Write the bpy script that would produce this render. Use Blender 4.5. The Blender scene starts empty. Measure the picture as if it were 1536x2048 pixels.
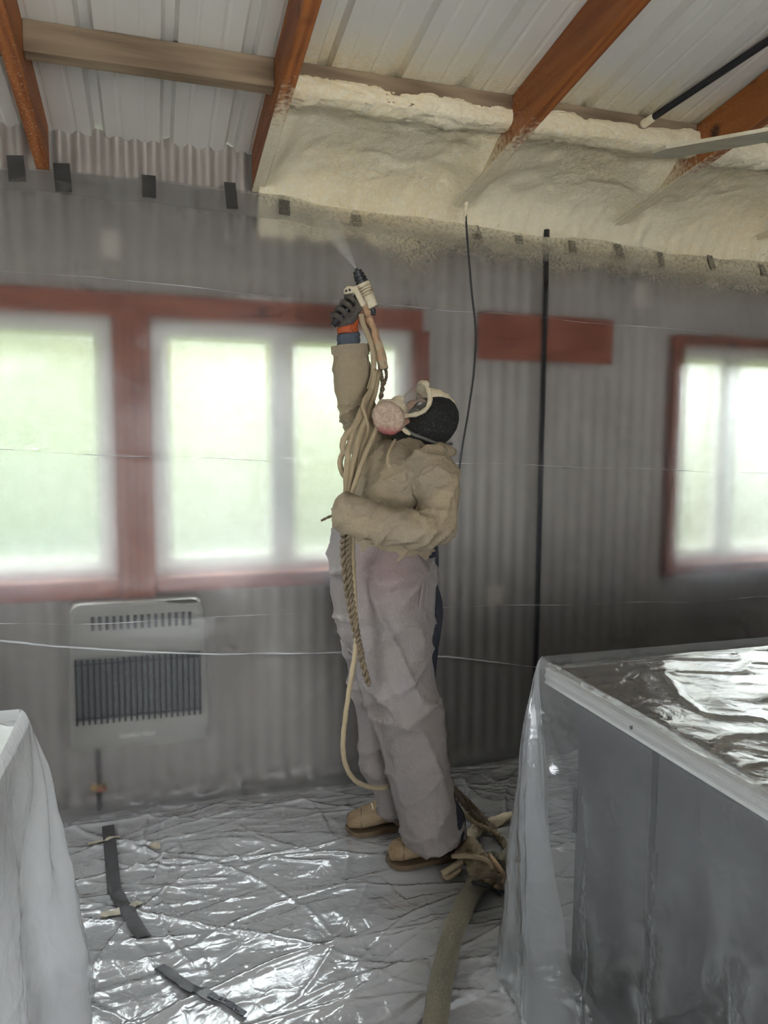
import bpy, bmesh, math, random
import numpy as np
from mathutils import Vector, Matrix

SC = bpy.context.scene
COL = SC.collection
PI = math.pi

# ---------------------------------------------------------------- camera, light, exposure
W, H = 1536, 2048
FPX = 1502.0
YAW, PITCH, ROLL = math.radians(17.202), math.radians(-5.381), math.radians(0.417)
CAMZ = 1.5
_fw = Vector((math.sin(YAW) * math.cos(PITCH), math.cos(YAW) * math.cos(PITCH), math.sin(PITCH)))
_r0 = Vector((math.cos(YAW), -math.sin(YAW), 0))
_u0 = _r0.cross(_fw)
_rt = _r0 * math.cos(ROLL) + _u0 * math.sin(ROLL)
_up = -_r0 * math.sin(ROLL) + _u0 * math.cos(ROLL)
cam_d = bpy.data.cameras.new('camera')
cam = bpy.data.objects.new('camera', cam_d)
COL.objects.link(cam)
cam.matrix_world = Matrix(((_rt.x, _up.x, -_fw.x, 0), (_rt.y, _up.y, -_fw.y, 0), (_rt.z, _up.z, -_fw.z, CAMZ), (0, 0, 0, 1)))
cam_d.sensor_fit = 'VERTICAL'
cam_d.sensor_height = 36.0
cam_d.lens = 36.0 * FPX / H
cam_d.clip_start = 0.05
SC.camera = cam

SC.view_settings.view_transform = 'Standard'
SC.view_settings.look = 'None'
SC.view_settings.gamma = 1.0
SC.view_settings.use_curve_mapping = False
SC.view_settings.exposure = 0.6
SC.cycles.use_denoising = True
SC.cycles.use_adaptive_sampling = True
SC.cycles.adaptive_threshold = 0.12
SC.cycles.adaptive_min_samples = 24
SC.cycles.max_bounces = 9
SC.cycles.diffuse_bounces = 3
SC.cycles.glossy_bounces = 3
SC.cycles.transmission_bounces = 8
SC.cycles.transparent_max_bounces = 16
SC.cycles.volume_bounces = 1
SC.cycles.sample_clamp_indirect = 6.0
SC.cycles.blur_glossy = 0.0
SC.cycles.caustics_refractive = True
SC.cycles.caustics_reflective = False

SKY = 21.0
wd = bpy.data.worlds.new('overcast_sky')
SC.world = wd
wd.use_nodes = True
_n = wd.node_tree.nodes
# overcast sky: the zenith several times as bright as the horizon
_l = wd.node_tree.links
_tc = _n.new('ShaderNodeTexCoord')
_sp = _n.new('ShaderNodeSeparateXYZ')
_l.new(_tc.outputs['Generated'], _sp.inputs[0])
_mr = _n.new('ShaderNodeMapRange')
_l.new(_sp.outputs[2], _mr.inputs['Value'])
_mr.inputs['To Min'].default_value = SKY / 4
_mr.inputs['To Max'].default_value = SKY
_l.new(_mr.outputs[0], _n['Background'].inputs[1])
_n['Background'].inputs[0].default_value = (0.93, 0.965, 1.0, 1)


def portal(loc, rot, sx, sy):
    d = bpy.data.lights.new('portal', 'AREA')
    d.shape = 'RECTANGLE'
    d.size, d.size_y = sx, sy
    d.cycles.is_portal = True
    o = bpy.data.objects.new('daylight_portal', d)
    COL.objects.link(o)
    o.location = loc
    o.rotation_euler = rot
    return o


# openings of the shed out of view, sized to light the room (see the wall builders): the sky enters there
portal((0.65, -3.42, 1.05), (PI / 2, 0, 0), 2.3, 2.1)
portal((-3.12, 1.1, 1.4), (PI / 2, 0, -PI / 2), 1.6, 1.2)


# ---------------------------------------------------------------- helpers
def ray(px, py):
    return _fw * FPX + _rt * (px - W / 2) - _up * (py - H / 2)


def at(px, py, Y):
    d = ray(px, py)
    return Vector((0, 0, CAMZ)) + d * (Y / d.y)


def atz(px, py, Z):
    d = ray(px, py)
    return Vector((0, 0, CAMZ)) + d * ((Z - CAMZ) / d.z)


def _hash(ix, iy, iz, seed):
    h = (ix * 374761393 + iy * 668265263 + iz * 2147483647 + seed * 974711) & 0xFFFFFFFF
    h = ((h ^ (h >> 13)) * 1274126177) & 0xFFFFFFFF
    return ((h ^ (h >> 16)) & 0xFFFFFF) / float(0xFFFFFF)


def vnoise(x, y, z=0.0, seed=0):
    """smooth value noise in -1..1, vectorised"""
    x, y, z = np.broadcast_arrays(np.asarray(x, float), np.asarray(y, float), np.asarray(z, float))
    ix, iy, iz = (np.floor(a).astype(np.int64) for a in (x, y, z))
    fx, fy, fz = x - ix, y - iy, z - iz
    ux, uy, uz = (a * a * a * (a * (a * 6 - 15) + 10) for a in (fx, fy, fz))
    r = 0
    for dx in (0, 1):
        for dy in (0, 1):
            for dz in (0, 1):
                w = (ux if dx else 1 - ux) * (uy if dy else 1 - uy) * (uz if dz else 1 - uz)
                r = r + w * _hash(ix + dx, iy + dy, iz + dz, seed)
    return r * 2 - 1


def fbm(x, y, z=0.0, seed=0, octv=4):
    r, a, s = 0, 1.0, 1.0
    for i in range(octv):
        r = r + a * vnoise(np.asarray(x) * s + i * 17.3, np.asarray(y) * s - i * 9.1, np.asarray(z) * s + i * 5.7, seed + i)
        a *= 0.5
        s *= 2.03
    return r


def facets(x, y, seed=0, slope=0.12, curl=0.6):
    """crumpled film: patches of random tilt that meet in sharp upward creases; unit cells"""
    x, y = np.broadcast_arrays(np.asarray(x, float), np.asarray(y, float))
    ix, iy = np.floor(x).astype(np.int64), np.floor(y).astype(np.int64)
    best = np.full(x.shape, 9.0)
    for dx in (-1, 0, 1):
        for dy in (-1, 0, 1):
            cx, cy = ix + dx, iy + dy
            px_ = cx + _hash(cx, cy, cx * 0, seed)
            py_ = cy + _hash(cx, cy, cx * 0 + 1, seed)
            sx = (_hash(cx, cy, cx * 0 + 2, seed) * 2 - 1) * slope
            sy = (_hash(cx, cy, cx * 0 + 3, seed) * 2 - 1) * slope
            ex, ey = x - px_, y - py_
            best = np.minimum(best, sx * ex + sy * ey + curl * (ex * ex + ey * ey))
    return best


def smooth01(a, b, x):
    t = np.clip((np.asarray(x, float) - a) / (b - a), 0, 1)
    return t * t * (3 - 2 * t)


def thing(name, label, cat, loc=(0, 0, 0), group=None, kind=None):
    o = bpy.data.objects.new(name, None)
    o.empty_display_size = 0.1
    COL.objects.link(o)
    o.location = loc
    tag(o, label, cat, group, kind)
    return o


def tag(o, label=None, cat=None, group=None, kind=None):
    if label:
        o['label'] = label
    if cat:
        o['category'] = cat
    if group:
        o['group'] = group
    if kind:
        o['kind'] = kind
    return o


def wloc(o):
    v = Vector(o.location)
    while o.parent:
        o = o.parent
        v = v + Vector(o.location)
    return v


class MB:
    """collects shapes given in world coordinates and links them as ONE mesh object"""

    def __init__(s):
        s.v, s.f, s.m = [], [], []

    def add(s, vs, fs, mi=0):
        b = len(s.v)
        s.v += [tuple(p) for p in vs]
        s.f += [tuple(i + b for i in f) for f in fs]
        s.m += [mi] * len(fs)
        return s

    def box(s, lo, hi, mi=0, M=None):
        (x0, y0, z0), (x1, y1, z1) = lo, hi
        vs = [Vector(p) for p in ((x0, y0, z0), (x1, y0, z0), (x1, y1, z0), (x0, y1, z0), (x0, y0, z1), (x1, y0, z1), (x1, y1, z1), (x0, y1, z1))]
        if M is not None:
            vs = [M @ p for p in vs]
        return s.add(vs, [(0, 3, 2, 1), (4, 5, 6, 7), (0, 1, 5, 4), (1, 2, 6, 5), (2, 3, 7, 6), (3, 0, 4, 7)], mi)

    def rings(s, rs, cap0=True, cap1=True, closed=True, mi=0):
        n = len(rs[0])
        vs = [p for r in rs for p in r]
        fs = []
        for i in range(len(rs) - 1):
            for j in range(n if closed else n - 1):
                k = (j + 1) % n
                fs.append((i * n + j, i * n + k, (i + 1) * n + k, (i + 1) * n + j))
        if cap0:
            fs.append(tuple(range(n - 1, -1, -1)))
        if cap1:
            b = (len(rs) - 1) * n
            fs.append(tuple(b + j for j in range(n)))
        return s.add(vs, fs, mi)

    def tube(s, pts, r, n=8, mi=0, rn=None):
        pts = [Vector(p) for p in pts]
        fr = frames(pts)
        rs = []
        for i, p in enumerate(pts):
            t, a, b = fr[i]
            rr = r(i / (len(pts) - 1)) if callable(r) else (r[i] if isinstance(r, (list, tuple)) else r)
            ring = []
            for k in range(n):
                an = 2 * PI * k / n
                q = rr * (1 + (rn(i, k) if rn else 0))
                ring.append(p + (a * math.cos(an) + b * math.sin(an)) * q)
            rs.append(ring)
        return s.rings(rs, mi=mi)

    def rope(s, pts, R, r, strands=2, turns=20, n=6, mi=0):
        pts = [Vector(p) for p in pts]
        fr = frames(pts)
        m = len(pts)
        for k in range(strands):
            q = []
            for i, p in enumerate(pts):
                t, a, b = fr[i]
                an = 2 * PI * (k / strands + turns * i / (m - 1))
                q.append(p + (a * math.cos(an) + b * math.sin(an)) * R)
            s.tube(q, r, n, mi)
        return s

    def build(s, name, mat, parent=None, loc=None, smooth=False, bevel=0.0, seg=2):
        me = bpy.data.meshes.new(name)
        off = wloc(parent) if parent else (Vector(loc) if loc is not None else Vector((0, 0, 0)))
        arr = np.array(s.v, float) - np.array(off)[None]
        me.from_pydata(arr.tolist(), [], s.f)
        for m in (mat if isinstance(mat, (list, tuple)) else [mat]):
            me.materials.append(m)
        if any(s.m):
            me.polygons.foreach_set('material_index', s.m)
        if smooth:
            me.polygons.foreach_set('use_smooth', [True] * len(s.f))
        me.update()
        o = bpy.data.objects.new(name, me)
        COL.objects.link(o)
        if parent:
            o.parent = parent
        elif loc is not None:
            o.location = off
        if bevel:
            b = o.modifiers.new('bevel', 'BEVEL')
            b.width = bevel
            b.segments = seg
            b.limit_method = 'ANGLE'
            b.angle_limit = math.radians(40)
        return o


def frames(pts):
    out = []
    n = len(pts)
    prev = None
    for i in range(n):
        t = (pts[min(i + 1, n - 1)] - pts[max(i - 1, 0)])
        t = t.normalized() if t.length > 1e-9 else Vector((0, 0, 1))
        if prev is None:
            a = t.orthogonal().normalized()
        else:
            a = prev - t * prev.dot(t)
            a = a.normalized() if a.length > 1e-6 else t.orthogonal().normalized()
        b = t.cross(a)
        prev = a
        out.append((t, a, b))
    return out


def spline(pts, n=10):
    P = [Vector(p) for p in pts]
    P = [P[0] * 2 - P[1]] + P + [P[-1] * 2 - P[-2]]
    out = []
    for i in range(1, len(P) - 2):
        p0, p1, p2, p3 = P[i - 1:i + 3]
        for k in range(n):
            t = k / n
            out.append(0.5 * ((2 * p1) + (p2 - p0) * t + (2 * p0 - 5 * p1 + 4 * p2 - p3) * t * t + (3 * p1 - p0 - 3 * p2 + p3) * t ** 3))
    out.append(P[-2])
    return out


def grid_faces(nu, nv):
    """nu columns, nv rows, vertex index = row * nu + column"""
    i = np.arange(nv - 1)[:, None] * nu + np.arange(nu - 1)[None]
    return np.stack([i, i + 1, i + nu + 1, i + nu], -1).reshape(-1, 4)


def grid_object(name, X, Y, Z, mat, parent=None, loc=None, smooth=True, flip=False):
    nv, nu = X.shape
    f = grid_faces(nu, nv)
    if flip:
        f = f[:, ::-1]
    off = np.array(wloc(parent) if parent else (loc if loc is not None else (0, 0, 0)))
    v = np.stack([X, Y, Z], -1).reshape(-1, 3) - off
    me = bpy.data.meshes.new(name)
    me.vertices.add(len(v))
    me.vertices.foreach_set('co', v.astype(np.float32).ravel())
    me.loops.add(f.size)
    me.loops.foreach_set('vertex_index', f.astype(np.int32).ravel())
    me.polygons.add(len(f))
    me.polygons.foreach_set('loop_start', np.arange(0, f.size, 4, dtype=np.int32))
    me.polygons.foreach_set('loop_total', np.full(len(f), 4, dtype=np.int32))
    me.update(calc_edges=True)
    me.validate()
    if smooth:
        me.polygons.foreach_set('use_smooth', np.ones(len(f), dtype=bool))
    me.materials.append(mat)
    o = bpy.data.objects.new(name, me)
    COL.objects.link(o)
    if parent:
        o.parent = parent
    elif loc is not None:
        o.location = loc
    return o


# ---------------------------------------------------------------- materials
class NT:
    def __init__(s, name):
        s.mat = bpy.data.materials.new(name)
        s.mat.use_nodes = True
        s.t = s.mat.node_tree
        s.t.nodes.clear()
        s.out = s.t.nodes.new('ShaderNodeOutputMaterial')

    def n(s, typ, ins=None, **kw):
        nd = s.t.nodes.new('ShaderNode' + typ)
        for k, v in kw.items():
            setattr(nd, k, v)
        for k, v in (ins or {}).items():
            s.set(nd, k, v)
        return nd

    def set(s, nd, k, v):
        sock = nd.inputs[k]
        if isinstance(v, bpy.types.NodeSocket):
            s.t.links.new(v, sock)
        elif isinstance(v, bpy.types.Node):
            s.t.links.new(v.outputs[0], sock)
        elif isinstance(v, (tuple, list)) and len(v) == 3 and sock.type == 'RGBA':
            sock.default_value = (*v, 1)
        else:
            sock.default_value = v

    def coord(s, scale=(1, 1, 1), kind='Object', loc=(0, 0, 0), rot=(0, 0, 0)):
        tc = s.n('TexCoord')
        mp = s.n('Mapping', {'Vector': tc.outputs[kind], 'Scale': scale, 'Location': loc, 'Rotation': rot})
        return mp.outputs[0]

    def geo(s, scale=(1, 1, 1)):
        g = s.n('NewGeometry')
        return s.n('Mapping', {'Vector': g.outputs['Position'], 'Scale': scale}).outputs[0]

    def noise(s, vec, scale=5, detail=4, rough=0.55, dist=0.0):
        return s.n('TexNoise', {'Vector': vec, 'Scale': scale, 'Detail': detail, 'Roughness': rough, 'Distortion': dist}).outputs['Fac']

    def voro(s, vec, scale=5, feature='F1', rand=1.0):
        return s.n('TexVoronoi', {'Vector': vec, 'Scale': scale, 'Randomness': rand}, feature=feature).outputs['Distance']

    def math(s, op, a, b=0.0, c=None, clamp=False):
        nd = s.n('Math', {0: a, 1: b}, operation=op, use_clamp=clamp)
        if c is not None:
            s.set(nd, 2, c)
        return nd.outputs[0]

    def ramp(s, fac, stops):
        nd = s.n('ValToRGB', {'Fac': fac})
        el = nd.color_ramp.elements
        while len(el) < len(stops):
            el.new(0.5)
        for e, (p, c) in zip(el, stops):
            e.position = p
            e.color = (*c, 1) if len(c) == 3 else c
        return nd.outputs['Color']

    def mixc(s, fac, a, b, mode='MIX'):
        nd = s.n('Mix', data_type='RGBA', blend_type=mode)
        s.set(nd, 0, fac)
        s.set(nd, 6, a)
        s.set(nd, 7, b)
        return nd.outputs[2]

    def rng(s, v, a, b, c=0.0, d=1.0, smooth=True):
        nd = s.n('MapRange', {'Value': v, 'From Min': a, 'From Max': b, 'To Min': c, 'To Max': d})
        nd.interpolation_type = 'SMOOTHSTEP' if smooth else 'LINEAR'
        return nd.outputs[0]

    def xyz(s, vec=None):
        if vec is None:
            vec = s.n('NewGeometry').outputs['Position']
        return s.n('SeparateXYZ', {0: vec}).outputs

    def fres(s, nb=None, f0=0.04):
        """Schlick's law from the facing angle: the same from both sides of a thin film"""
        lw = s.n('LayerWeight', {'Blend': 0.5})
        if nb is not None:
            s.set(lw, 'Normal', nb)
        return s.math('ADD', f0, s.math('MULTIPLY', s.math('POWER', lw.outputs['Facing'], 5.0), 1 - f0), clamp=True)

    def refr(s, rough, ior, col=(0.95, 0.955, 0.96)):
        return s.n('BsdfRefraction', {'Color': col, 'Roughness': rough, 'IOR': ior}, distribution='BECKMANN').outputs[0]

    def bump(s, h, strength=0.5, dist=0.01, normal=None):
        nd = s.n('Bump', {'Height': h, 'Strength': strength, 'Distance': dist})
        if normal is not None:
            s.set(nd, 'Normal', normal)
        return nd.outputs[0]

    def pbr(s, col, rough=0.5, metal=0.0, normal=None, **kw):
        nd = s.n('BsdfPrincipled', {'Base Color': col, 'Roughness': rough, 'Metallic': metal})
        if normal is not None:
            s.set(nd, 'Normal', normal)
        for k, v in kw.items():
            s.set(nd, k, v)
        return nd.outputs[0]

    def mix(s, fac, a, b):
        return s.n('MixShader', {0: fac, 1: a, 2: b}).outputs[0]

    def done(s, surf=None, vol=None):
        if surf is not None:
            s.t.links.new(surf, s.out.inputs['Surface'])
        if vol is not None:
            s.t.links.new(vol, s.out.inputs['Volume'])
        return s.mat


def plain(name, col, rough=0.6, metal=0.0, var=0.12, scale=30, bump=0.15, bdist=0.002):
    t = NT(name)
    v = t.coord()
    nz = t.noise(v, scale, 5)
    c = t.mixc(nz, tuple(x * (1 - var) for x in col), tuple(min(1, x * (1 + var)) for x in col))
    return t.done(t.pbr(c, rough, metal, t.bump(nz, bump, bdist)))


def wood(name, c1, c2, axis=1, rough=0.6, knots=True):
    t = NT(name)
    sc = [14, 14, 14]
    sc[axis] = 0.9
    v = t.geo(tuple(sc))
    nz = t.noise(v, 1.6, 6, 0.6, 0.6)
    wv = t.n('TexWave', {'Vector': t.geo(tuple(s * 0.35 for s in sc)), 'Scale': 2.2, 'Distortion': 7.0, 'Detail': 3.0}).outputs['Fac']
    f = t.math('ADD', t.math('MULTIPLY', nz, 0.75), t.math('MULTIPLY', wv, 0.25))
    c = t.ramp(f, [(0.25, c1), (0.75, c2)])
    if knots:
        k = t.voro(t.geo((5, 5, 5)), 0.6)
        c = t.mixc(t.rng(k, 0.03, 0.12, 1, 0), c, tuple(x * 0.3 for x in c1))
    return t, c, f


def foam_cols(t, seed=0.0):
    v = t.geo()
    big = t.noise(v, 2.2, 3)
    fine = t.noise(v, 60, 4)
    c = t.mixc(t.rng(big, 0.35, 0.65), (0.86, 0.72, 0.47), (0.88, 0.78, 0.57))
    c = t.mixc(t.rng(fine, 0.4, 0.75), c, (0.90, 0.82, 0.64))
    vb = t.voro(v, 95)
    h = t.math('ADD', t.math('MULTIPLY', t.noise(v, 45, 5, 0.65), 0.8), t.math('MULTIPLY', t.rng(vb, 0.0, 0.6, 1, 0), 0.6))
    return c, h


M = {}


def mat_foam():
    t = NT('spray_foam')
    c, h = foam_cols(t)
    return t.done(t.pbr(c, 0.75, 0, t.bump(h, 0.35, 0.007)))


M['foam'] = mat_foam()

# ================================================================ structure
TS = math.tan(math.radians(8.262))
YW = 3.155                       # inner face of the back wall's cladding


def zr(Y):
    return 2.65 + (YW - Y) * TS      # underside of the roof metal


def zb(Y):
    return zr(Y) - 0.16              # underside of the rafters


# --- materials of the building
t = NT('galvanised_wall')
v = t.geo()
c = t.mixc(t.noise(t.geo((6, 6, 0.6)), 2, 4), (0.36, 0.325, 0.29), (0.50, 0.455, 0.41))
M['wall_metal'] = t.done(t.pbr(c, 0.4, 0.4, t.bump(t.noise(v, 40, 3), 0.08, 0.002)))

t = NT('roof_metal')
p = t.xyz()
v = t.geo()
c = t.mixc(t.noise(v, 3, 4), (0.80, 0.77, 0.71), (0.87, 0.84, 0.78))
fc, fh = foam_cols(t)
edge = t.math('ADD', p[1], t.math('MULTIPLY', t.noise(v, 9, 5), 0.16))
m1 = t.rng(edge, 2.34, 2.66)
m1 = t.math('MULTIPLY', m1, t.rng(p[0], 0.40, 0.50))
m2 = t.math('MULTIPLY', t.rng(t.noise(v, 120, 2), 0.62, 0.7), t.math('MULTIPLY', t.rng(edge, 2.0, 2.6), t.rng(p[0], 0.2, 0.5)))
m = t.math('MAXIMUM', m1, t.math('MULTIPLY', m2, 0.6))
c = t.mixc(m, c, fc)
hh = t.math('MULTIPLY', fh, m)
M['roof_metal'] = t.done(t.mix(m, t.pbr(c, 0.33, 0.0), t.pbr(c, 0.75, 0, t.bump(hh, 0.5, 0.006))))


def rafter_mat():
    t, c, f = wood('rafter_wood', (0.21, 0.052, 0.012), (0.50, 0.165, 0.038), 1)
    p = t.xyz()
    v = t.geo()
    fc, fh = foam_cols(t)
    # overspray: speckle that thickens towards the wall, from the second rafter on
    e = t.math('ADD', p[1], t.math('MULTIPLY', t.math('SUBTRACT', t.noise(v, 55, 4), 0.5), 0.55))
    lowedge = t.math('SUBTRACT', p[2], t.math('SUBTRACT', 2.49 + YW * TS, t.math('MULTIPLY', p[1], TS)))   # height above the rafter's underside
    start = t.math('ADD', 2.50, t.math('MULTIPLY', t.rng(lowedge, 0.002, 0.012), t.rng(p[0], 0.9, 0.6, 0.12, 0.75)))
    m = t.math('MULTIPLY', t.rng(t.math('SUBTRACT', e, start), -0.10, 0.16), t.rng(p[0], 0.3, 0.4))
    dust = t.math('MULTIPLY', t.rng(t.noise(v, 150, 2), 0.58, 0.68), t.math('MULTIPLY', t.rng(p[1], 2.0, 3.0), 0.5))
    m = t.math('MAXIMUM', m, dust)
    c = t.mixc(m, c, fc)
    return t.done(t.pbr(c, 0.6, 0, t.bump(t.math('ADD', f, t.math('MULTIPLY', t.math('MULTIPLY', fh, m), 1.5)), 0.4, 0.004)))


M['rafter'] = rafter_mat()
t, c, f = wood('purlin_wood', (0.14, 0.09, 0.05), (0.36, 0.265, 0.17), 0)
M['purlin'] = t.done(t.pbr(c, 0.7, 0, t.bump(f, 0.4, 0.004)))
t, c, f = wood('stained_frame_wood', (0.16, 0.036, 0.016), (0.30, 0.085, 0.04), 2, knots=False)
M['post_wood'] = t.done(t.pbr(c, 0.55, 0, t.bump(f, 0.3, 0.003)))
t, c, f = wood('stained_header_wood', (0.19, 0.045, 0.02), (0.33, 0.095, 0.045), 0)
M['header_wood'] = t.done(t.pbr(c, 0.55, 0, t.bump(f, 0.3, 0.003)))
M['vinyl'] = plain('white_vinyl', (0.72, 0.69, 0.63), 0.35, 0, 0.04)
t = NT('window_glass')
fr = t.fres()
M['glass'] = t.done(t.mix(fr, t.n('BsdfTransparent', {'Color': (0.96, 0.98, 0.97)}).outputs[0], t.n('BsdfGlossy', {'Roughness': 0.02}).outputs[0]))
t = NT('concrete')
v = t.geo()
c = t.mixc(t.noise(v, 4, 6), (0.27, 0.27, 0.265), (0.42, 0.42, 0.41))
M['concrete'] = t.done(t.pbr(c, 0.7, 0, t.bump(t.noise(v, 60, 5), 0.2, 0.003)))
M['plaster'] = plain('painted_board', (0.42, 0.40, 0.37), 0.7)
M['dark_metal'] = plain('dark_metal', (0.035, 0.035, 0.04), 0.45, 0.4)
M['black_rubber'] = plain('black_rubber', (0.012, 0.012, 0.013), 0.5)

# --- floor slab
m = MB()
m.box((-3.15, -3.45, -0.12), (4.75, 3.22, 0.0))
tag(m.build('floor', M['concrete']), 'grey concrete floor slab under the clear plastic sheeting', 'floor', kind='structure')

# --- windows (openings in the back wall); extents read off the photograph on the plane of the wall
YF = 3.17
zt = at(500, 650, YF).z           # top of the openings
zs = at(300, 1150, YF).z          # sill
w1r = at(228, 800, YF).x
w2l, w2r = at(306, 900, YF).x, at(818, 700, YF).x
w3l = at(1347, 800, YF).x
zt3, zs3 = at(1440, 698, YF).z, at(1400, 1122, YF).z
WINS = [(w1r - 1.5, w1r, zs, zt), (w2l, w2r, zs, zt), (w3l, w3l + 1.15, zs3, zt3)]


def window(n, x0, x1, z0, z1, mull, label):
    w = thing('window_%d' % n, label, 'window', ((x0 + x1) / 2, YF, z0), kind='structure')
    f = 0.045
    ya, yb = YF - 0.02, YF + 0.05
    for nm, lo, hi in (('frame', (x0, ya, z0), (x0 + f, yb, z1)), ('frame', (x1 - f, ya, z0), (x1, yb, z1)),
                       ('frame', (x0 + f, ya, z0), (x1 - f, yb, z0 + f)), ('frame', (x0 + f, ya, z1 - f), (x1 - f, yb, z1))):
        MB().box(lo, hi).build(nm, M['vinyl'], w, bevel=0.006)
    MB().box((mull - 0.032, ya + 0.008, z0 + f), (mull + 0.032, yb - 0.01, z1 - f)).build('mullion', M['vinyl'], w, bevel=0.006)
    for a, b, y in ((x0 + f, mull - 0.032, YF + 0.012), (mull + 0.032, x1 - f, YF + 0.024)):
        MB().box((a, y, z0 + f), (b, y + 0.006, z1 - f)).build('pane', M['glass'], w)
        s = 0.022
        mm = MB()
        mm.box((a, y - 0.012, z0 + f), (a + s, y + 0.016, z1 - f)).box((b - s, y - 0.012, z0 + f), (b, y + 0.016, z1 - f))
        mm.box((a + s, y - 0.012, z0 + f), (b - s, y + 0.016, z0 + f + s)).box((a + s, y - 0.012, z1 - f - s), (b - s, y + 0.016, z1 - f))
        mm.build('sash', M['vinyl'], w)
    return w


for a_, b_, c_, d_ in WINS:
    portal(((a_ + b_) / 2, 3.275, (c_ + d_) / 2), (-PI / 2, 0, 0), b_ - a_ + 0.1, d_ - c_ + 0.1)
window(1, *WINS[0], w1r - 0.75, 'white vinyl sliding window nearest the left edge, behind the plastic')
window(2, *WINS[1], at(566, 900, YF).x, 'wide white vinyl sliding window behind the raised arm of the worker')
window(3, *WINS[2], at(1450, 900, YF).x, 'white vinyl sliding window at the right edge, behind the plastic')

# --- back wall: corrugated sheets between and around the windows
wall = thing('wall_back', 'corrugated metal back wall with three windows, mostly behind milky plastic', 'wall', (0.8, YW, 0), kind='structure')
PER, AMP = 0.068, 0.011


def corrugated(x0, x1, z0, z1):
    n = max(3, int(round((x1 - x0) / PER * 8)) + 1)
    xs = np.linspace(x0, x1, n)
    ys = YW + 0.012 + AMP * np.tanh(2.2 * np.cos(2 * PI * xs / PER))
    mm = MB()
    vs = [(x, y, z0) for x, y in zip(xs, ys)] + [(x, y, z1) for x, y in zip(xs, ys)] + [(x, y + 0.003, z0) for x, y in zip(xs, ys)] + [(x, y + 0.003, z1) for x, y in zip(xs, ys)]
    fs = [(i, i + 1, n + i + 1, n + i) for i in range(n - 1)] + [(2 * n + i + 1, 2 * n + i, 3 * n + i, 3 * n + i + 1) for i in range(n - 1)]
    mm.add(vs, fs)
    return mm.build('corrugated_panel', M['wall_metal'], wall, smooth=True)


zroof = zr(YW) + 0.02
xa, xb = -3.1, 4.7
cuts = [xa, WINS[0][0], WINS[0][1], WINS[1][0], WINS[1][1], WINS[2][0], WINS[2][1], xb]
for i in range(7):
    a, b = cuts[i], cuts[i + 1]
    n = max(1, int(math.ceil((b - a) / 0.72)))
    for k in range(n):
        p, q = a + (b - a) * k / n, a + (b - a) * (k + 1) / n
        if i in (1, 3, 5):
            w = WINS[(i - 1) // 2]
            corrugated(p, q, 0.0, w[2])
            corrugated(p, q, w[3], zroof)
        else:
            corrugated(p, q, 0.0, zroof)

# --- stained timber round the windows
trim_n = [0]


def trim(lo, hi, mat, label):
    trim_n[0] += 1
    o = MB().box(lo, hi).build('trim_%d' % trim_n[0], mat, loc=((lo[0] + hi[0]) / 2, (lo[1] + hi[1]) / 2, lo[2]), bevel=0.004)
    return tag(o, label, 'timber trim', kind='structure')


yA, yB = 3.1, 3.146
trim((WINS[0][1], yA, 0.72), (WINS[1][0], yB, zt), M['post_wood'], 'red-brown timber post between the two left windows, above the heater')
trim((WINS[1][1], yA, zs - 0.05), (WINS[1][1] + 0.07, yB, zt), M['post_wood'], 'red-brown timber jamb at the right side of the middle window')
hx0, hx1 = WINS[0][0] - 0.05, at(846, 640, 3.1).x
trim((hx0, yA, zt), (hx1, yB, zt + 0.09), M['header_wood'], 'long red-brown timber header over the two left windows')
trim((WINS[0][0], yA, zs - 0.075), (WINS[0][1], yB, zs), M['header_wood'], 'red-brown timber sill below the leftmost window')
trim((WINS[1][0], yA, zs - 0.06), (WINS[1][1], yB, zs), M['header_wood'], 'red-brown timber sill below the middle window, beside the worker')
trim((WINS[2][0] - 0.06, yA, zs3 - 0.06), (WINS[2][0], yB, zt3), M['post_wood'], 'red-brown timber jamb at the left side of the right window')
trim((WINS[2][0] - 0.06, yA, zt3), (WINS[2][1] + 0.06, yB, zt3 + 0.05), M['header_wood'], 'red-brown timber header over the right window')
trim((WINS[2][0], yA, zs3 - 0.05), (WINS[2][1], yB, zs3), M['header_wood'], 'red-brown timber sill below the right window')
bl, br_ = at(957, 670, 3.12), at(1226, 680, 3.12)
b0, b1 = at(1090, 724, 3.12).z, at(1090, 631, 3.12).z
trim((bl.x, 3.12, b0), (br_.x, 3.146, b1), M['header_wood'], 'wide red-brown timber board on the wall, crossed by the dark pipe')

# --- other walls (outside the picture): right, left with a window, rear with an open garage doorway
m = MB()
m.box((4.72, -3.45, 0), (4.8, 3.22, 3.9))
tag(m.build('wall_right', M['plaster']), 'plain grey board wall closing the shed to the right', 'wall', kind='structure')
m = MB()
m.box((-3.2, -3.45, 0), (-3.12, 3.22, 0.8)).box((-3.2, -3.45, 2.0), (-3.12, 3.22, 3.9))
m.box((-3.2, -3.45, 0.8), (-3.12, 0.3, 2.0)).box((-3.2, 1.9, 0.8), (-3.12, 3.22, 2.0))
tag(m.build('wall_left', M['plaster']), 'plain grey board wall with a wide window opening, closing the shed to the left', 'wall', kind='structure')
m = MB()
m.box((-3.2, -3.5, 0), (-0.5, -3.42, 3.9)).box((1.8, -3.5, 0), (4.8, -3.42, 3.9)).box((-0.5, -3.5, 2.1), (1.8, -3.42, 3.9))
tag(m.build('wall_rear', M['plaster']), 'plain grey board wall with an open garage doorway, behind the camera', 'wall', kind='structure')

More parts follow.
